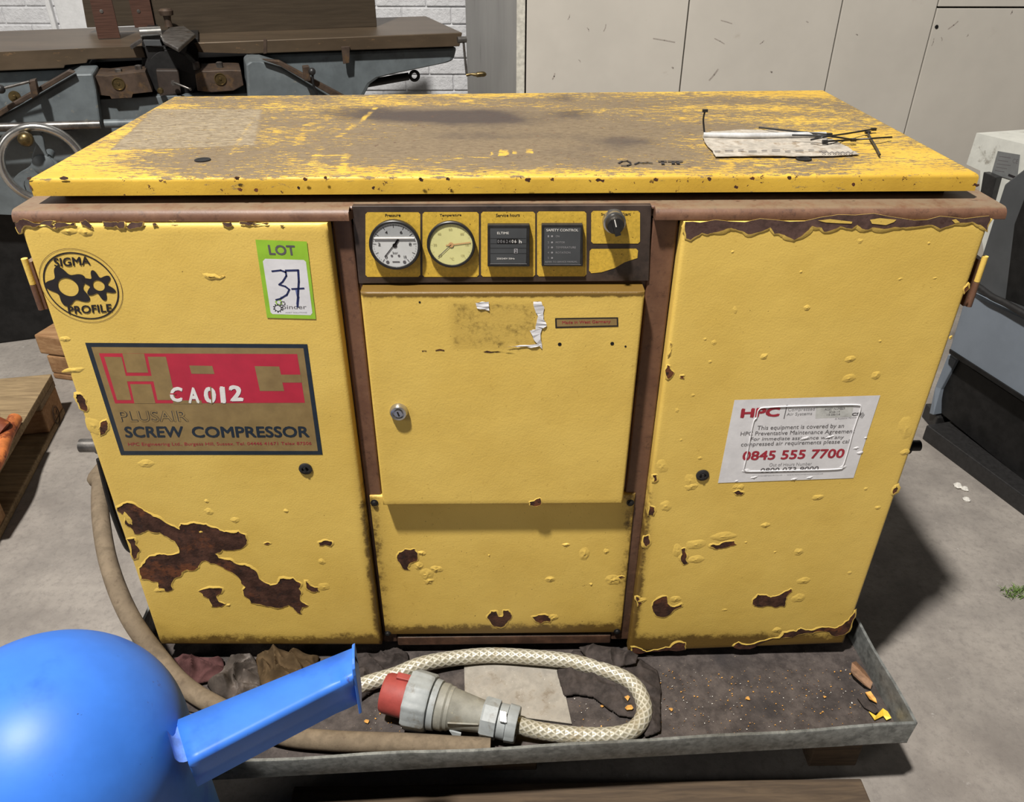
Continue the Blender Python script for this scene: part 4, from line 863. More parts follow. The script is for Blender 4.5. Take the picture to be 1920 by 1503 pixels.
def gauge(cx, cy, r, name, dial, lab):
    yf = .006 if name[0] == 'p' else .008; c = P(*C1(c4, (cx, cy)), 1, yf)
    g = sub(MB().lathe(V((c.x, yc, c.z)), (0,-1,0), [(0,r*.97),(yc-yf-.003,r),(yc-yf-.001,r),(yc-yf,r*.97),(yc-yf,r*.90),(yc-yf-.002,r*.88),(yc-yf-.002,r*.1)], 48).build(name, M_black, comp, smooth=35), comp)
    pl = lambda a, b: V((c.x+a*r, yf+.0018, c.z+b*r)); f = Flat(pl, nrm, .0003, .0002)
    f.disc((0, 0), r*.885, 0, 0); return g, f, pl
g, f, pl = gauge(320, 322, .0345, 'pressure_gauge', M_dial, '')
arc = [(math.cos(a)*.86, .12+math.sin(a)*.7) for a in np.linspace(.08, PI-.08, 24)]
f.poly([(math.cos(a)*.84, max(.36, math.sin(a)*.84)) for a in np.linspace(.42, PI-.42, 24)], 1, 1)
for i in range(0, 41):
    a = math.radians(232-i*284/40); l = .80 if i % 4 else .72; f.line([(math.cos(a)*.84, math.sin(a)*.84), (math.cos(a)*l, math.sin(a)*l)], .0004 if i % 4 else .0007, 2, 2)
for i, t in enumerate(('0','2','4','6','8','10')):
    a = math.radians(232-i*284/5); x, z = math.cos(a)*.6, math.sin(a)*.6; f.text(t, (x-.05, z-.06), (x+.05, z-.06), (x-.05, z+.06), 2, 2, .01)
f.text('bar', (-.1,-.35), (.1,-.35), (-.1,-.24), 2, 2); f.line([(-.13,-.67), (.13,-.67)], .0014, 3, 2)
f.line([(.12,.2),(-.42,-.45)], .0012, 2, 3); f.line([(.04,.08),(.14,.22)], .003, 2, 3); f.disc((0,0), .003, 2, 3)
f.disc((-.33,-.68), .0022, 3, 2); f.disc((.33,-.68), .0022, 3, 2); f.disc((-.15,-.42), .0016, 3, 2); f.disc((.13,-.42), .0016, 3, 2)
f.build('dial', [M_dial, M_diald, M_pblk, M_grey], g)
MB().obox(V((pl(0,.3).x, pl(0,.3).y-.0012, pl(0,.3).z)), [(1,0,0),(0,1,0),(0,0,1)], (.027,.0006,.0007)).build('liquid_line', M_white, g)
g, f, pl = gauge(658, 318, .0325, 'temperature_gauge', M_diall, '')
for i in range(0, 37):
    a = math.radians(225-i*270/36); l = .82 if i % 3 else .76; f.line([(math.cos(a)*.85, math.sin(a)*.85), (math.cos(a)*l, math.sin(a)*l)], .0003, 2, 2)
for i, t in enumerate(('0','20','40','60','80','100','120')):
    a = math.radians(225-i*270/6); x, z = math.cos(a)*.66, math.sin(a)*.66; f.text(t, (x-.07, z-.05), (x+.07, z-.05), (x-.07, z+.05), 2, 2)
f.line([(-.2,-.02),(0,0),(.8,.1)], .0015, 1, 3); f.line([(0,0),(-.55,-.52)], .001, 3, 4); f.disc((0,0), .0035, 1, 4)
f.text('°C', (-.08,-.66), (.1,-.66), (-.08,-.54), 2, 2)
f.build('dial', [M_diall, M_tan, plain('faded_print', srgb(176,166,110), .5), M_grey], g)
# hour meter and safety control
def squarebox(x0, y0, x1, y1, name, yf=.008):
    A_, B_, C_, D_ = [P(*C1(c4, p), 1, yf) for p in ((x0,y0),(x1,y0),(x1,y1),(x0,y1))]
    q = MB(); q.prism([A_, B_, C_, D_], (0, yc-yf, 0)); o = q.build(name, M_black, comp, bevel=.001)
    f = Flat(lambda a, b: P(a, b, 1, yf), nrm, .0003, .0002); return sub(o, comp), f
g, f = squarebox(877, 197, 1130, 448, 'hour_meter')
f.poly(c4([(893,217),(1112,217),(1108,430),(895,430)]), 0, 0)
for yy in (277, 308, 335, 367): f.line(c4([(895,yy),(1108,yy)]), .0004, 3, 1)
f.text('ELTIME', *[C1(c4, p) for p in ((935,252),(1005,252),(935,238))], 1, 1, .01)
f.poly(c4([(933,280),(1058,280),(1057,310),(933,310)]), 3, 1)
for i in range(7): f.text('0062406'[i], *[C1(c4, p) for p in ((937+i*17,304),(948+i*17,304),(937+i*17,285))], 2 if i < 5 else 1, 2, .01)
f.text('h', *[C1(c4, p) for p in ((1067,306),(1082,306),(1067,286))], 1, 1, .02)
f.poly(c4([(1036,338),(1058,338),(1058,366),(1036,366)]), 2, 2); f.text('2', *[C1(c4, p) for p in ((1041,362),(1053,362),(1041,342))], 3, 3)
f.text('220/240V 50Hz', *[C1(c4, p) for p in ((932,403),(1040,403),(932,393))], 1, 1, .01)
f.line(c4([(893,430),(1112,430)]), .0005, 2, 1)
f.build('meter_face', [M_mdark, M_white, M_lgrey, M_dark], g)
g, f = squarebox(1202, 195, 1450, 446, 'safety_control')
f.poly(c4([(1218,212),(1436,212),(1432,432),(1216,432)]), 0, 0)
f.text('SAFETY CONTROL', *[C1(c4, p) for p in ((1230,235),(1422,235),(1230,220))], 1, 1, .01)
for i, (yy, t) in enumerate(((264,'ON'),(301,'MOTOR'),(331,'TEMPERATURE'),(362,'ROTATION'),(394,''))):
    f.text(str(i+1), *[C1(c4, p) for p in ((1238,yy+6),(1246,yy+6),(1238,yy-6))], 2, 1); f.disc(C1(c4, (1264, yy)), .0014, 2, 1, seg=12)
    if t: f.text(t, *[C1(c4, p) for p in ((1286,yy+6),(1286+len(t)*11,yy+6),(1286,yy-6))], 2, 1)
f.text('REFER TO SERVICE MANUAL', *[C1(c4, p) for p in ((1224,423),(1416,421),(1224,413))], 2, 1)
f.line(c4([(1218,434),(1436,434)]), .0005, 2, 1)
f.build('control_face', [M_mdark, M_white, M_lgrey], g)
# rotary switch
kc = P(*C1(c4, (1650, 212)), 1, -.012); k0 = V((kc.x, yc, kc.z))
sw = sub(MB().lathe(k0, (0,-1,0), [(0,.0155),(.008,.0155),(.011,.0148),(.012,.013),(.012,.001)], 32).build('rotary_switch', M_chrome, comp, smooth=35), comp)
q = MB(); q.lathe(k0+V((0,-.0115,0)), (0,-1,0), [(0,.0128),(.010,.0115),(.0115,.0105),(.0115,.001)], 32); dr = V((-.3,0,1)).normalized()
q.obox(k0+V((0,-.025,0)), [dr.cross(V((0,1,0))), (0,1,0), dr], (.0038,.004,.0118)); q.build('switch_knob', M_black, sw, smooth=35)
MB().obox(k0+V((0,-.0292,0))+dr*.006, [dr.cross(V((0,1,0))), (0,1,0), dr], (.0007,.0003,.005)).build('switch_pointer', M_white, sw)

# --- lid
LT = [P(52,334,2,1.05), P(1838,325,2,1.05), P(1545,168,2,1.05), P(325,180,2,1.05)]  # FL FR BR BL
q = MB(); nx, ny = 320, 130; r_ = .006
def lp_(u, v_): return LT[0]*(1-u)*(1-v_)+LT[1]*u*(1-v_)+LT[2]*u*v_+LT[3]*(1-u)*v_
iu, iv = r_/1.25, r_/.57; G = []
for j in range(ny):
    for i in range(nx):
        p = lp_(iu+(1-2*iu)*i/(nx-1), iv+(1-2*iv)*j/(ny-1)); e = min(i, nx-1-i, j, ny-1-j)
        G.append((p.x, p.y, 1.05+(.0012*mnoise.noise(V((p.x*4, p.y*6, 0))) if e > 2 else 0)))
q.add(G, [(j*nx+i, j*nx+i+1, (j+1)*nx+i+1, (j+1)*nx+i) for j in range(ny-1) for i in range(nx-1)])
loop = [(i, 0) for i in range(nx)]+[(nx-1, j) for j in range(1, ny)]+[(i, ny-1) for i in range(nx-2, -1, -1)]+[(0, j) for j in range(ny-2, 0, -1)]
rings = []
for s_ in range(6):
    a = min(s_, 4)/4*PI/2; off = r_*math.sin(a); dz = r_*(1-math.cos(a)) if s_ < 5 else .0235; ring = []
    for i, j in loop:
        u0 = iu+(1-2*iu)*i/(nx-1)+(-1 if i == 0 else 1 if i == nx-1 else 0)*off/1.25; v0 = iv+(1-2*iv)*j/(ny-1)+(-1 if j == 0 else 1 if j == ny-1 else 0)*off/.57
        p = lp_(u0, v0); ring.append((p.x, p.y, 1.05-dz))
    rings.append(ring)
L = len(loop); rings.append([(x*.985, (y-.3)*.97+.3, z) for x, y, z in rings[-1]]); rings.append([(x, y, z+.008) for x, y, z in rings[-1]])
q.add([v for r2 in rings for v in r2], [(a*L+k, a*L+(k+1) % L, (a+1)*L+(k+1) % L, (a+1)*L+k) for a in range(len(rings)-1) for k in range(L)]+[tuple((len(rings)-1)*L+k for k in range(L))])
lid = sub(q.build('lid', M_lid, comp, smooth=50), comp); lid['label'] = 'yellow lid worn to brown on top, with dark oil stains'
# pixel-anchored wear map on the lid plane (features have their own shape on the metal)
def lidmask(co):
    x, y, z = co[:, 0], co[:, 1], co[:, 2]
    v = (y-LT[0].y)/(LT[3].y-LT[0].y); n = vn(co*np.array([1, 2.5, 1]), 6)
    topf = sstep(z, 1.0485, 1.0498)
    wear = .64+.30*n
    wear -= .21*(1-sstep(v, .0, .14))                      # yellow along the front
    wear -= .20*(1-sstep(x+.62, .0, .14))*(v > -1)            # left border
    wear -= .17*sstep(x, .35, .62)*(.5+.5*sstep(.9-v, 0, .5)) # right end
    wear -= .14*sstep(v, .9, 1.0)
    wear -= .14*np.exp(-(((x-.35)/.22)**2+((v-.55)/.5)**2))
    wear += .30*np.exp(-(((x-.02)/.28)**2+((v-.45)/.35)**2))
    def blob(px, py, rx, rv):
        c = P(px, py, 2, 1.05); return np.exp(-((np.abs((x-c.x)/rx))**2.6+(np.abs((y-c.y)/(rv*1.7)))**2.6))
    dark = .95*blob(850, 216, .135, .032)+.55*blob(665, 210, .085, .045)+.45*blob(905, 232, .13, .03)+.55*blob(1075, 214, .045, .03)+.5*blob(1050, 183, .04, .03)
    dark += .4*blob(1000, 256, .12, .02)+.35*blob(840, 256, .07, .02)+.45*blob(1150, 275, .07, .03)+.4*blob(1110, 303, .05, .02)+.3*blob(1030, 285, .05, .02)+.35*blob(1190, 262, .05,.02)
    # cleaned rectangular patch
    q4_ = [P(a, b, 2, 1.05) for a, b in ((205,282),(478,272),(492,205),(290,203))]
    inside = np.ones(len(x))
    for i in range(4):
        a, b = q4_[i], q4_[(i+1) % 4]; d = ((b.x-a.x)*(y-a.y)-(b.y-a.y)*(x-a.x))/math.hypot(b.x-a.x, b.y-a.y); inside *= sstep(d, -.001, .004)
    wear = wear*(1-inside)+.75*inside
    # scratches down to fresh yellow
    def scr(p0, p1, w_, s):
        nonlocal wear, dark
        a, b = P(*p0, 2, 1.05), P(*p1, 2, 1.05); dx, dy = b.x-a.x, b.y-a.y; L2 = dx*dx+dy*dy
        t = np.clip(((x-a.x)*dx+(y-a.y)*dy)/L2, 0, 1); d = np.hypot(x-a.x-t*dx, y-a.y-t*dy); m_ = (1-sstep(d, w_*.4, w_))
        m_ = m_*np.clip(.55+.9*vn(co, 40), 0, 1); wear -= s*.75*m_; dark *= 1-.8*m_; return m_
    i0 = 0
    for a in (((430,292),(480,215),.004,.5),((676,228),(704,202),.006,.9),((560,268),(575,235),.01,.35),((575,235),(620,222),.01,.3),((635,255),(665,235),.008,.4),((700,249),(1110,247),.0022,.45),((640,322),(655,270),.008,.35),((570,291),(735,292),.002,.5),((870,190),(892,186),.012,.4),((810,275),(1000,272),.004,.25),((590,310),(600,275),.01,.3)): scr(*a)
    inside = inside*(1-.9*(1-sstep(np.abs(0*x+1), 0, 2)))
    for a in ((933,291,948,280),(952,290,957,280),(960,290,972,281),(984,289,998,279),(918,290,926,284)):
        A_, B_ = P(a[0], a[1], 2, 1.05), P(a[2], a[3], 2, 1.05); m_ = (x > A_.x)*(x < B_.x)*(y > A_.y)*(y < B_.y); wear -= .5*m_; dark *= 1-m_
    eb = sstep(z, 1.045, 1.048)*(1-topf)
    wear = np.where(topf > .5, wear, .16+.08*n+eb*(.10+.5*np.clip(vn(co, 70), 0, 1)))
    return np.stack([np.clip(wear, 0, 1), np.clip(dark, 0, 1)*topf, inside*topf], 1)
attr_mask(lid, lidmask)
for px, py in ((380, 300), (1507, 298)):
    c_ = P(px, py, 2, 1.0505); MB().lathe(c_, (0,0,1), [(-.001,.011),(.001,.011),(.0015,.009),(.0002,.006),(.0002,.001)], 20).build('lid_fastener', M_dark, lid, smooth=35)
fz = Flat(lambda x, y: P(x, y, 2, 1.051), (0,0,1), .0006)
for p in ([(1160,306),(1166,303),(1176,302),(1182,305)], [(1183,308),(1176,311),(1166,311)], [(1190,308),(1198,305),(1206,306),(1214,305),(1222,306)]): fz.line(p, .0035, 0, 1)
for p in ([(1236,303),(1248,303)], [(1242,303),(1243,308)], [(1254,303),(1278,303)], [(1262,304),(1262,307)], [(1270,304),(1272,307)]): fz.line(p, .0045, 0, 1)
fz.build('ink_marks', [M_pblk], lid)
# rust chips along the lid's front edge
for p in ([(640,770),(690,752),(738,765),(740,785),(700,795),(660,790)], [(292,768),(340,755),(335,790),(300,795)], [(312,830),(345,870),(350,895),(330,898),(318,865)]):
    q = MB(); f_ = [P(x, y, 1, LT[0].y-.0008) for x, y in cE(p)]; q.add(f_, tessellate_polygon([f_])); q.build('rust_patch', M_rustl, lid, fix=False)
for x, y, a in ((445,334,5),(572,335,4),(610,333,3),(790,336,6),(840,335,4),(990,337,6),(1035,336,4),(1125,338,9),(1230,336,5),(1330,335,4),(1410,334,5),(1480,333,4),(700,352,3),(560,352,3),(450,355,5),(480,356,4),(1380,350,4),(1600,345,3),(1828,346,8)):
    pp = rough_poly([(x-a, y), (x, y-3), (x+a, y-1), (x+a*.6, y+4), (x-a*.5, y+3)], 2, .3); q = MB(); f_ = [P(u, v_, 1, LT[0].y-.0006) for u, v_ in pp]; q.add(f_, tessellate_polygon([f_])); q.build('paint_chip', M_rust, lid, fix=False)

# --- hinges, stud and latch rod on the cabinet sides
for sx, px0, py0 in ((-1, 52, 520), (1, 1836, 515)):
    c_ = P(px0, py0, 1, .03); xh = -.652 if sx < 0 else .655
    q = MB(); q.tube([V((xh, .012, c_.z+.035)), V((xh, .012, c_.z-.002))], .0042, 12); q.build('hinge', M_yel2, comp, smooth=40)
    q = MB(); q.tube([V((xh, .012, c_.z-.003)), V((xh, .012, c_.z-.04))], .0044, 12); q.box((min(xh, xh-sx*.008), .012, c_.z-.04), (max(xh, xh-sx*.008), .03, c_.z+.03)); q.build('hinge', M_brown, comp, smooth=40)
c_ = P(165, 835, 1, .05)
q = MB(); q.lathe((-.645, .05, c_.z), (-1,0,0), [(0,.016),(.006,.016),(.008,.012),(.013,.014),(.018,.014),(.02,.011),(.045,.011),(.046,.006)], 18); q.build('stud', M_steel, comp, smooth=35)
q = MB(); q.tube(smooth_path([V((-.655,.03,.60)), V((-.662,.03,.5)), V((-.66,.03,.42)), V((-.65,.03,.40))]), .005, 8); q.build('side_latch', M_dark, comp, smooth=40)
c_ = P(1722, 835, 1, .05); q = MB(); q.lathe((.648, .05, c_.z), (1,0,0), [(0,.014),(.012,.014),(.014,.009),(.03,.009),(.031,.004)], 18); q.build('stud', M_dark, comp, smooth=35)

# ---------------------------------------------------------------- things on the lid
zl = 1.0522
lz = lambda x, y, h=0: P(x, y, 2, zl+h)
q = MB(); pp = rough_poly([(p.x, p.y) for p in [lz(*a) for a in ((1318,252),(1335,247),(1420,244),(1500,246),(1562,262),(1590,276),(1612,290),(1540,293),(1440,293),(1342,294),(1325,272))]], 3, .05)
top = [V((x, y, zl+.0006+.002*abs(mnoise.noise(V((x*30, y*60, 2)))))) for x, y in pp]; q.prism(top, (0,0,-.0008))
fz = Flat(lambda x, y: P(x, y, 2, zl+.0035), (0,0,1), .0003)
q2 = solo(q, 'paper_label', M_paper2, 'torn dirty white paper label stuck flat on the compressor lid', 'label')
q = MB()
for i in range(10):
    x0 = 1345+i*22; q.obox(lz(x0, 283-(i % 3), .0028), [(1,.1,0),(-.1,1,0),(0,0,1)], (.004+.002*(i % 2),.0012,.0002))
wp_ = smooth_path([lz(1540+i*5, 286+(1.3 if i % 2 else -1.3), .0034) for i in range(13)], 3)
q.tube(wp_, .0006, 5)
o = q.build('faded_print', M_grey, None); o.parent = q2; o.location = -q2.location
q = MB(); q.tube(smooth_path([lz(1319,253,.004), lz(1400,254,.005), lz(1480,253,.005), lz(1548,252,.005)]), .004, 10); solo(q, 'clear_sleeve', M_clear, 'shiny clear plastic sleeve lying along the top of the torn paper label', 'sleeve', smooth=60)
ties = [([(1423,239,.004),(1470,244,.006),(1510,248,.008),(1555,252,.008)], 'grey ended cable tie lying furthest back above the paper label', True),
        ([(1485,253,.011),(1520,254,.012),(1560,256,.012),(1600,262,.006)], 'short thick black cable tie crossing the middle of the bundle', False),
        ([(1520,262,.007),(1550,256,.014),(1590,250,.008),(1638,242,.004)], 'black cable tie sloping up to the right over the paper label', False),
        ([(1547,265,.005),(1600,262,.003),(1640,259,.007),(1672,257,.004)], 'long black cable tie reaching furthest right beyond the paper label', False),
        ([(1627,248,.003),(1632,258,.003),(1642,275,.003),(1650,290,.003)], 'black cable tie lying across the right end of the others', False),
        ([(1321,251,.002),(1318,245,.015),(1315,238,.035),(1314,226,.055)], 'thin black cable tie standing up at the left end of the label', False)]
for pts, lab, hd in ties:
    q = MB(); path = smooth_path([lz(x, y, h) for x, y, h in pts]); 
    if 'standing' in lab:
        b0 = lz(1321,251,.001); path = smooth_path([b0, b0+V((-.002,.002,.010)), b0+V((-.004,.003,.022)), b0+V((-.003,.003,.034))])
    q.tube(path, .0014, 8); e = path[0] if 'long' in lab or 'across' in lab else path[-1]
    q.obox(e, [(1,.1,0),(0,1,0),(0,0,1)], (.004,.0026,.002)); solo(q, 'cable_tie', M_tie, lab, 'cable tie', 'loose cable ties on the compressor lid', smooth=50)

# ---------------------------------------------------------------- contents of the tray
z_ = TF+.001
tp = lambda x, y, h=0.: P(x, y, 2, z_+h)
q = MB(); q.prism([tp(870,1232,.004), tp(1045,1232,.004), tp(1072,1356,.004), tp(872,1330,.004)], (0,0,-.002)); solo(q, 'metal_sheet', M_card, 'flat light grey worn sheet lying in the tray behind the plug', 'sheet')
# rubber hose
hp = [V((-.64,.50,.47)), V((-.70,.49,.47)), P(192,880,1,.38), P(188,905,1,.34), P(189,970,1,.22), P(205,1060,1,.10), P(243,1155,1,-.0), tp(300,1235,.06), tp(352,1290,.035), tp(430,1335,.022), tp(520,1375,.02), tp(620,1388,.018), tp(760,1393,.018), tp(880,1400,.018), tp(920,1401,.018)]
q = MB(); q.tube(smooth_path(hp, 8), .0165, 20); solo(q, 'rubber_hose', M_hose, 'thick dusty brown rubber hose curving from the cabinet side into the tray', 'hose', smooth=60)
# rags
def rag(outline, name, mt, lab, h, seed, h0=.004, n=64, fold=1.0, cat='rag', ang=.6):
    pts = [tp(x, y) for x, y in outline]; xs_ = [p.x for p in pts]; ys_ = [p.y for p in pts]; x0, x1, y0_, y1_ = min(xs_), max(xs_), min(ys_), max(ys_)
    def sd(x, y):
        ins = False; dm = 9; bp = (x, y)
        for i in range(len(pts)):
            a, b = pts[i], pts[(i+1) % len(pts)]
            if (a.y > y) != (b.y > y) and x < (b.x-a.x)*(y-a.y)/(b.y-a.y)+a.x: ins = not ins
            dx, dy = b.x-a.x, b.y-a.y; t = max(0, min(1, ((x-a.x)*dx+(y-a.y)*dy)/(dx*dx+dy*dy))); dd = math.hypot(x-a.x-t*dx, y-a.y-t*dy)
            if dd < dm: dm = dd; bp = (a.x+t*dx, a.y+t*dy)
        return (dm if ins else -dm), bp
    st = max(x1-x0, y1_-y0_)/n; nx_ = int((x1-x0)/st)+3; ny_ = int((y1_-y0_)/st)+3; q = MB(); idx = {}; vs = []
    ca, sa = math.cos(ang), math.sin(ang)
    for j in range(ny_):
        for i in range(nx_):
            x, y = x0-st+i*st, y0_-st+j*st; d, bp = sd(x, y)
            if d < -st*.95: continue
            if d < 0: x, y = bp
            e = min(1, max(0, d)/.02); u = x*ca+y*sa; v_ = -x*sa+y*ca
            wob = mnoise.noise(V((x*20, y*20, seed)))
            rdg = 1-abs(math.sin((u*88+wob*3.6)+seed)); rdg2 = 1-abs(math.sin((v_*58+u*36+wob*4.5)+seed*2))
            hh = h0+h*e**.6*(.30+.45*rdg**1.5*fold+.3*rdg2**2*fold+.35*wob)
            idx[i, j] = len(vs); vs.append(V((x+.002*wob, y, z_+max(.001, hh))))
    fs = [(idx[i,j], idx[i+1,j], idx[i+1,j+1], idx[i,j+1]) for (i, j) in idx if (i+1,j) in idx and (i+1,j+1) in idx and (i,j+1) in idx]
    q.add(vs, fs); o = solo(q, name, mt, lab, cat, smooth=75)
    sm = o.modifiers.new('thickness', 'SOLIDIFY'); sm.thickness = .002; sm.offset = -1; o.location.z += .0015
    return o
rag([(325,1240),(345,1232),(385,1236),(420,1240),(425,1262),(400,1280),(360,1290),(335,1270)], 'cloth_rag', M_rag1, 'dull pinkish red cloth rag lying behind the rubber hose', .035, 1.3, ang=1.2)
rag([(390,1290),(412,1262),(440,1238),(478,1236),(490,1262),(492,1300),(462,1322),(430,1318),(400,1305)], 'cloth_rag', M_rag2, 'crumpled grey rag with pale smears, middle of the rags at left', .045, 4.1, ang=2.0)
rag([(480,1242),(500,1232),(560,1230),(600,1234),(596,1266),(575,1300),(500,1310),(488,1290)], 'cloth_rag', M_rag3, 'brown stained folded cloth rag behind the blue bracket', .055, 7.7, ang=.2, fold=.8)
rag([(640,1255),(660,1232),(740,1222),(765,1228),(770,1250),(740,1262),(700,1300),(670,1320),(640,1310)], 'cloth_rag', M_rag4, 'black oily rag between the blue bracket and the red plug', .03, 2.2, ang=.9)
rag([(1045,1262),(1075,1224),(1120,1226),(1200,1240),(1232,1262),(1238,1300),(1236,1375),(1210,1385),(1198,1350),(1160,1345),(1110,1310),(1080,1305),(1058,1308)], 'cloth_rag', M_rag4, 'black oily rag under the right bend of the braided cable', .022, 5.6, ang=.5, fold=.7)
rag([(1085,1232),(1110,1226),(1165,1236),(1195,1246),(1190,1262),(1150,1272),(1120,1268),(1098,1254)], 'cloth_rag', M_rag4, 'small black rag fold lying over the braided cable, near the cabinet', .03, 9.1, h0=.026, ang=-.3)
rag([(255,1290),(290,1262),(330,1285),(380,1310),(420,1330),(405,1345),(350,1335),(310,1330)], 'cloth_rag', M_rag4, 'black oily rag lying under the rubber hose beside the blue tank', .010, 3.6, h0=.002, ang=.9)
# plug
pa_ = tp(716, 1300, .046); pe = tp(962, 1352, .046)
plug = thing('power_plug', 'large red and grey industrial power plug with braided cable lying in the tray', 'plug', (pa_.x+.12, pa_.y, z_))
a0 = tp(728, 1299, .049); a1 = tp(968, 1358, .036); ax_ = (a1-a0); PLn = ax_.length; ax_.normalize()
s_ = PLn
def ring(prof, name, mt, seg=36, lobes=None, sm=35): return MB().lathe(a0, ax_, [(h*s_, r) for h, r in prof], seg, lobes=lobes).build(name, mt, plug, smooth=sm)
ring([(-.03,.020),(-.03,.032),(-.01,.034),(.24,.036),(.24,.02)], 'red_shroud', M_plugr)
MB().obox(a0+ax_*.03*1+V((0,0,1))*.033+V((0,.012,0)), [ax_, ax_.cross(V((0,0,1))), (0,0,1)], (.012,.006,.007)).build('shroud_key', M_plugr, plug, bevel=.001)
ribs = lambda a, h: 1+(.045 if (a*9/(2*PI)) % 1 < .14 else 0)
ring([(.16,.036),(.165,.047),(.19,.049),(.33,.0475),(.345,.045),(.35,.036)], 'locking_ring', M_plugl, 72, ribs)
ring([(.35,.036),(.355,.0425),(.40,.0415),(.405,.036)], 'collar_ring', M_plugl, 48)
ring([(.40,.036),(.41,.039),(.46,.039),(.475,.0365),(.50,.0365),(.51,.0345),(.72,.027),(.80,.0255),(.80,.01)], 'plug_body', M_plug)
MB().obox(a0+ax_*(.6*s_)+V((0,0,1)).cross(ax_)*-.002+V((0,-.026,0)), [ax_+V((0,.22,0)), (0,1,.3), (0,-.3,1)], (.026,.0016,.014)).build('body_rib', M_plug, plug, bevel=.001)
ring([(.74,.02),(.745,.032),(.76,.034),(.86,.033),(.865,.028),(.865,.012)], 'gland_nut', M_plugl, 8, None, 20)
ring([(.865,.020),(.87,.029),(.93,.029),(.935,.02)], 'strain_relief', M_plugl, 24)
ring([(.93,.018),(.935,.0315),(1.0,.0305),(1.01,.0295),(1.01,.019),(.95,.016)], 'cable_collar', M_plugl, 60, lambda a, h: 1+(.05 if (a*6/(2*PI)) % 1 < .15 else 0))
MB().obox(a0+ax_*(.90*s_)+V((0,-.012,.0275)), [ax_, (0,1,.45), (0,-.45,1)], (.006,.009,.006)).build('clamp_screw', M_chrome, plug, bevel=.001)
MB().prism([a0+ax_*(.49*s_)+V((0,-.035,-.012)), a0+ax_*(.58*s_)+V((0,-.035,-.012)), a0+ax_*(.56*s_)+V((0,-.040,-.036))], (0,.003,0)).build('retaining_tab', M_plugl, plug)
# braided cable (part of the plug)
cpth = [a0+ax_*(.96*s_), tp(1010,1369,.022), tp(1080,1378,.018), tp(1150,1378,.0165), tp(1190,1365,.0165), tp(1208,1335,.018), tp(1200,1300,.02), tp(1180,1277,.021), tp(1150,1262,.021), tp(1105,1248,.02), tp(1060,1238,.02), tp(1000,1232,.02), tp(920,1228,.018), tp(850,1234,.02), tp(790,1245,.025), tp(740,1265,.022), tp(690,1280,.018), tp(640,1300,.018), tp(590,1325,.016), tp(540,1345,.016)]
path = smooth_path(cpth, 14); q = MB(); seg = 32; RC = .0142; q.tube(path, RC, seg, cap=True)
cb = q.build('braided_cable', M_braid, plug, smooth=60, fix=False)
at_ = cb.data.attributes.new('braid', 'FLOAT_VECTOR', 'POINT'); s0 = 0; vals = []
for i, p in enumerate(path):
    if i: s0 += (p-path[i-1]).length
    for k in range(seg): vals += [s0/.0075*2*PI*.5, k/seg*2*PI*8, 0]
at_.data.foreach_set('vector', vals)
# debris
def chip(c, s_, h=.0012):
    n = random.randint(4, 6); pts = [c+V((math.cos(a)*s_*random.uniform(.4,1), math.sin(a)*s_*random.uniform(.3,.9), random.uniform(0, h))) for a in [2*PI*k/n+random.uniform(-.3,.3) for k in range(n)]]
    return pts
q = MB()
for i in range(520):
    px, py = random.uniform(1190,1690), random.uniform(1255,1375)
    if i > 380: px, py = random.uniform(1060,1210), random.uniform(1290,1375)
    if i > 450: px, py = random.uniform(690,860), random.uniform(1320,1375)
    p = tp(px, py, .0004)
    if (p-TR).dot(tu) > -.012 or (p-TR).dot(tv) < .012: continue
    pts = chip(p, random.choice((.0008,.0008,.0012,.0012,.002))); q.prism(pts, (0,0,.0006), random.choice((0,0,1,2)))
o = q.build('tray_crumbs', [M_flk, M_chalk, M_leaf], tray, fix=False); o['kind'] = 'stuff'
k = 0
for px, py, s_, lab in ((1402,1310,.0055,'largest orange flake in the middle of the tray floor'),(1233,1281,.0075,'orange flake beside the black rag at the cabinet side'),(1177,1308,.009,'curled orange flake inside the cable loop'),(1128,1324,.006,'orange flake in front of the black rag, inside the cable loop'),(1545,1307,.005,'orange flake at the right of the tray floor'),(1258,1330,.005,'pale yellow flake right of the braided cable bend'),(1180,1328,.011,'long yellow sliver inside the cable loop'),(688,1353,.006,'tan flake in the tray between bracket and hose')):
    p = tp(px, py, .001+(.016 if 'sliver' in lab or 'curled' in lab else 0)); q = MB(); q.prism(chip(p, s_, .002), (0,0,.001)); solo(q, 'paint_flake', M_flk, lab, 'paint flake', 'paint flakes on the tray floor')
def leaf(ol_, name, mt, lab, cat, h, grp=None):
    q = MB(); pts = [tp(x, y, hh) for x, y, hh in ol_]; q.prism(pts, (0,0,.0012)); return solo(q, name, mt, lab, cat, grp)
leaf([(1597,1242,.01),(1605,1240,.022),(1622,1258,.02),(1636,1280,.012),(1632,1292,.004),(1620,1284,.012),(1600,1266,.014),(1595,1258,.012)], 'curled_scrap', M_leaf, 'curled brown leaf-like scrap against the right wall of the tray', 'scrap', .02)
leaf([(1622,1298,.004),(1632,1296,.008),(1642,1310,.006),(1644,1318,.004),(1630,1310,.008)], 'paint_flake', M_flk, 'orange brown flake above the yellow flake by the tray right wall', 'paint flake', .01)
leaf([(1607,1308,.004),(1618,1306,.01),(1640,1322,.014),(1648,1332,.012),(1640,1338,.004),(1620,1326,.004)], 'rubber_scrap', M_rag4, 'black rubber scrap in the right front corner of the tray', 'scrap', .01)
leaf([(1629,1334,.006),(1642,1342,.008),(1655,1328,.014),(1664,1334,.012),(1671,1346,.006),(1662,1350,.003),(1656,1342,.005),(1640,1350,.003)], 'paint_flake', plain('bright_yellow_flake', srgb(236,196,60), .5), 'bright yellow jagged paint flake in the right front corner of the tray', 'paint flake', .01)

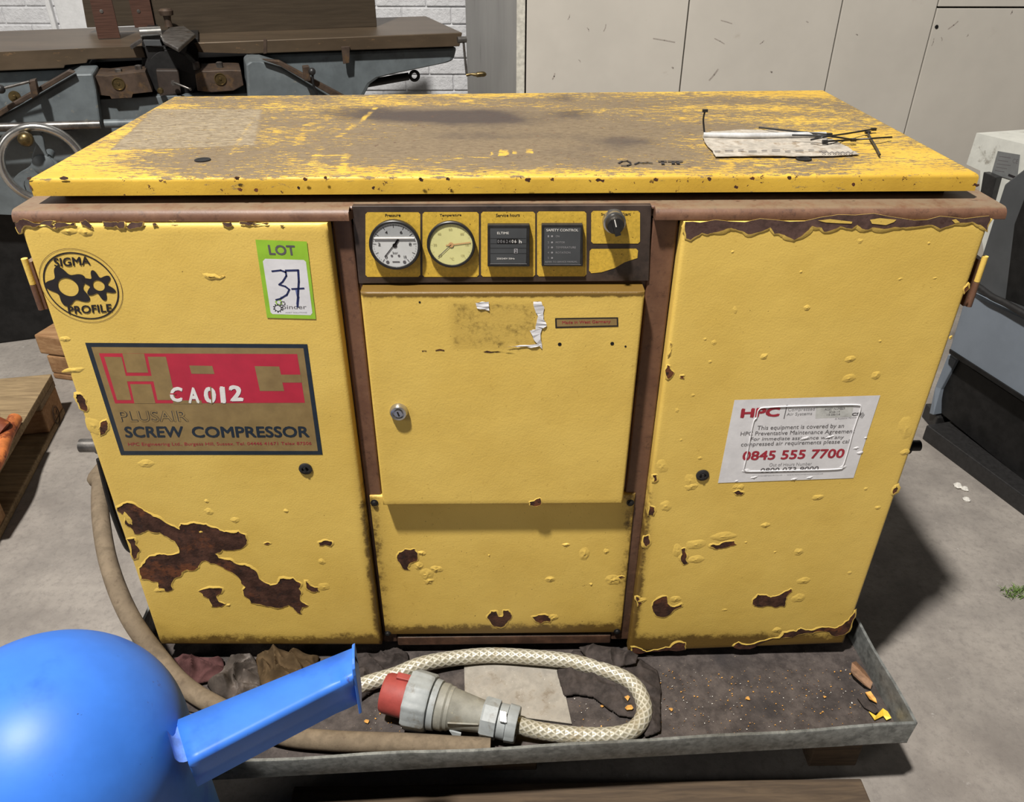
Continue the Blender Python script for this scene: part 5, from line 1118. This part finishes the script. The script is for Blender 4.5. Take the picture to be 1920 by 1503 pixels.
# ---------------------------------------------------------------- blue tank with bracket
dep = .93
def Q(px, py, d): return CAM+ray(px, py)*d
tc = Q(103, 1428, dep); RT = 242/F*dep*.985
tank = thing('blue_air_tank', 'glossy bright blue domed air tank with welded bracket at the lower left', 'tank', (tc.x, tc.y, 0))
prof = [(0, RT*.7), (.02, RT*.98), (.03, RT), (tc.z-.0, RT)]+[(tc.z+RT*.98*math.sin(a), max(RT*math.cos(a)**.93, .001)) for a in np.linspace(.06, PI/2, 22)]
MB().lathe((tc.x, tc.y, 0), (0,0,1), prof, 96).build('tank_shell', M_blue, tank, smooth=50)
zb = tc.z+.035
b1 = P(352, 1428, 2, zb); b0 = P(338, 1342, 2, zb); b2 = P(650, 1262, 2, zb+.03); b3 = P(664, 1222, 2, zb+.03)
bn = lambda x, y, z: P(x, y, 2, z)
# U-bracket: top web + front flange + turned-up end
n = 14; back = []; front = []; bot = []
for i in range(n+1):
    t = i/n; bx, by = 330+(662-330)*t, 1352+(1216-1352)*t; fx, fy = 352+(662-352)*t, 1428+(1268-1428)*t
    bx0 = bx
    back.append((bx, by)); front.append((fx, fy))
zt1 = [zb+.0*i for i in range(n+1)]
for i in range(n+1):   # end curls upward
    t = i/n; zt1[i] = zb+(.0 if t < .88 else .02*((t-.88)/.12)**2)
Bk = [P(x, y, 2, z) for (x, y), z in zip(back, zt1)]; Fr = [P(x, y, 2, z) for (x, y), z in zip(front, zt1)]
hgt = .070; d_ = (Fr[-1]-Fr[0]).normalized(); rows = []
for i in range(n+1):
    ed_ = (Fr[i]-Bk[i]); el = ed_.length; eu = ed_.normalized(); rr_ = .006; r3 = [Bk[i], Bk[i]+ed_*.5]
    for a in np.linspace(0, PI/2, 6): r3.append(Fr[i]-eu*rr_*(1-math.sin(a))+V((0,0,-rr_*(1-math.cos(a)))))
    r3.append(Fr[i]+V((0,0,-hgt*.5))-eu*.008); r3.append(Fr[i]+V((0,0,-hgt*(1 if i < n-1 else 1.03)))-eu*.018); rows.append(r3)
q = MB(); m_ = len(rows[0]); q.add([v for r in rows for v in r], [(i*m_+k, i*m_+k+1, (i+1)*m_+k+1, (i+1)*m_+k) for i in range(n) for k in range(m_-1)])
br_ = sub(q.build('bracket', M_blue, tank, smooth=40), tank); sm = br_.modifiers.new('thickness', 'SOLIDIFY'); sm.thickness = .004; sm.offset = 0
e0, e1_ = Bk[-1], Fr[-1]; ed = (e1_-e0); en = d_
q = MB(); up1 = .014
pts = []
for t in np.linspace(0, PI, 9): pts.append(e0+ed*(.5-.5*math.cos(t))+V((0,0,up1*math.sin(t)**.5*1.2)))
pts += [e1_+V((0,0,-hgt*1.05)), e0+V((0,0,-hgt*1.05))]
q.prism(pts, en*.004); q.build('end_plate', M_blue, br_, bevel=.001)
hc = e0+ed*.5+V((0,0,.004))+en*.0042; MB().lathe(hc, en, [(0,.006),(.0004,.006)], 20).build('bolt_hole', M_dark, br_)
# welded left end flange curled onto the shell
q = MB(); w0, w1 = Bk[0], Fr[0]; dn = -d_
rw = []
for t, dz in ((0, 0), (.004, .002), (.008, .007), (.010, .014), (.011, .020)): rw.append([w0+(w1-w0)*(j/6)+dn*t+V((0,0,dz*(1-.25*abs(j/3-1))+.0015*math.sin(j*2.3))) for j in range(7)])
q.add([v for r in rw for v in r], [(i*7+j, i*7+j+1, (i+1)*7+j+1, (i+1)*7+j) for i in range(4) for j in range(6)]); 
q.build('weld_lip', M_lblue, br_, smooth=60)

# ---------------------------------------------------------------- floor bits
for i, (px, py, s_) in enumerate(((1795,912,.012),(1808,918,.011),(1812,938,.010))):
    c_ = P(px, py, 2, 0); q = MB(); 
    prof = [(0, s_*.8), (s_*.4, s_), (s_*.9, s_*.5), (s_, s_*.05)]; q.lathe(c_, (0,0,1), prof, 7, lobes=lambda a, h: 1+.35*mnoise.noise(V((a*2+i, h*90, i))))
    solo(q, 'plaster_crumb', M_chalk, ('white plaster crumb furthest back on the floor right of the compressor','white plaster crumb right beside the furthest back one','white plaster crumb nearest the camera of the three')[i], 'crumb', 'white plaster crumbs on the floor')
q = MB(); g0 = P(1905, 1112, 2, 0)
for i in range(90):
    b0 = g0+V((random.gauss(0,.022), random.gauss(0,.009), 0)); a = random.uniform(0, 2*PI); l = random.uniform(.008, .024); t_ = V((math.cos(a), math.sin(a), 0)); sd_ = V((-t_.y, t_.x, 0))*.0011
    q.add([b0-sd_, b0+sd_, b0+t_*l*.5+V((0,0,l*.5))+sd_*.6, b0+t_*l*.5+V((0,0,l*.5))-sd_*.6, b0+t_*l+V((0,0,l*.45))], [(0,1,2,3),(3,2,4)])
o = solo(q, 'grass_tuft', M_grass, 'small green tuft of grass on the concrete at the right edge', 'grass'); o['kind'] = 'stuff'
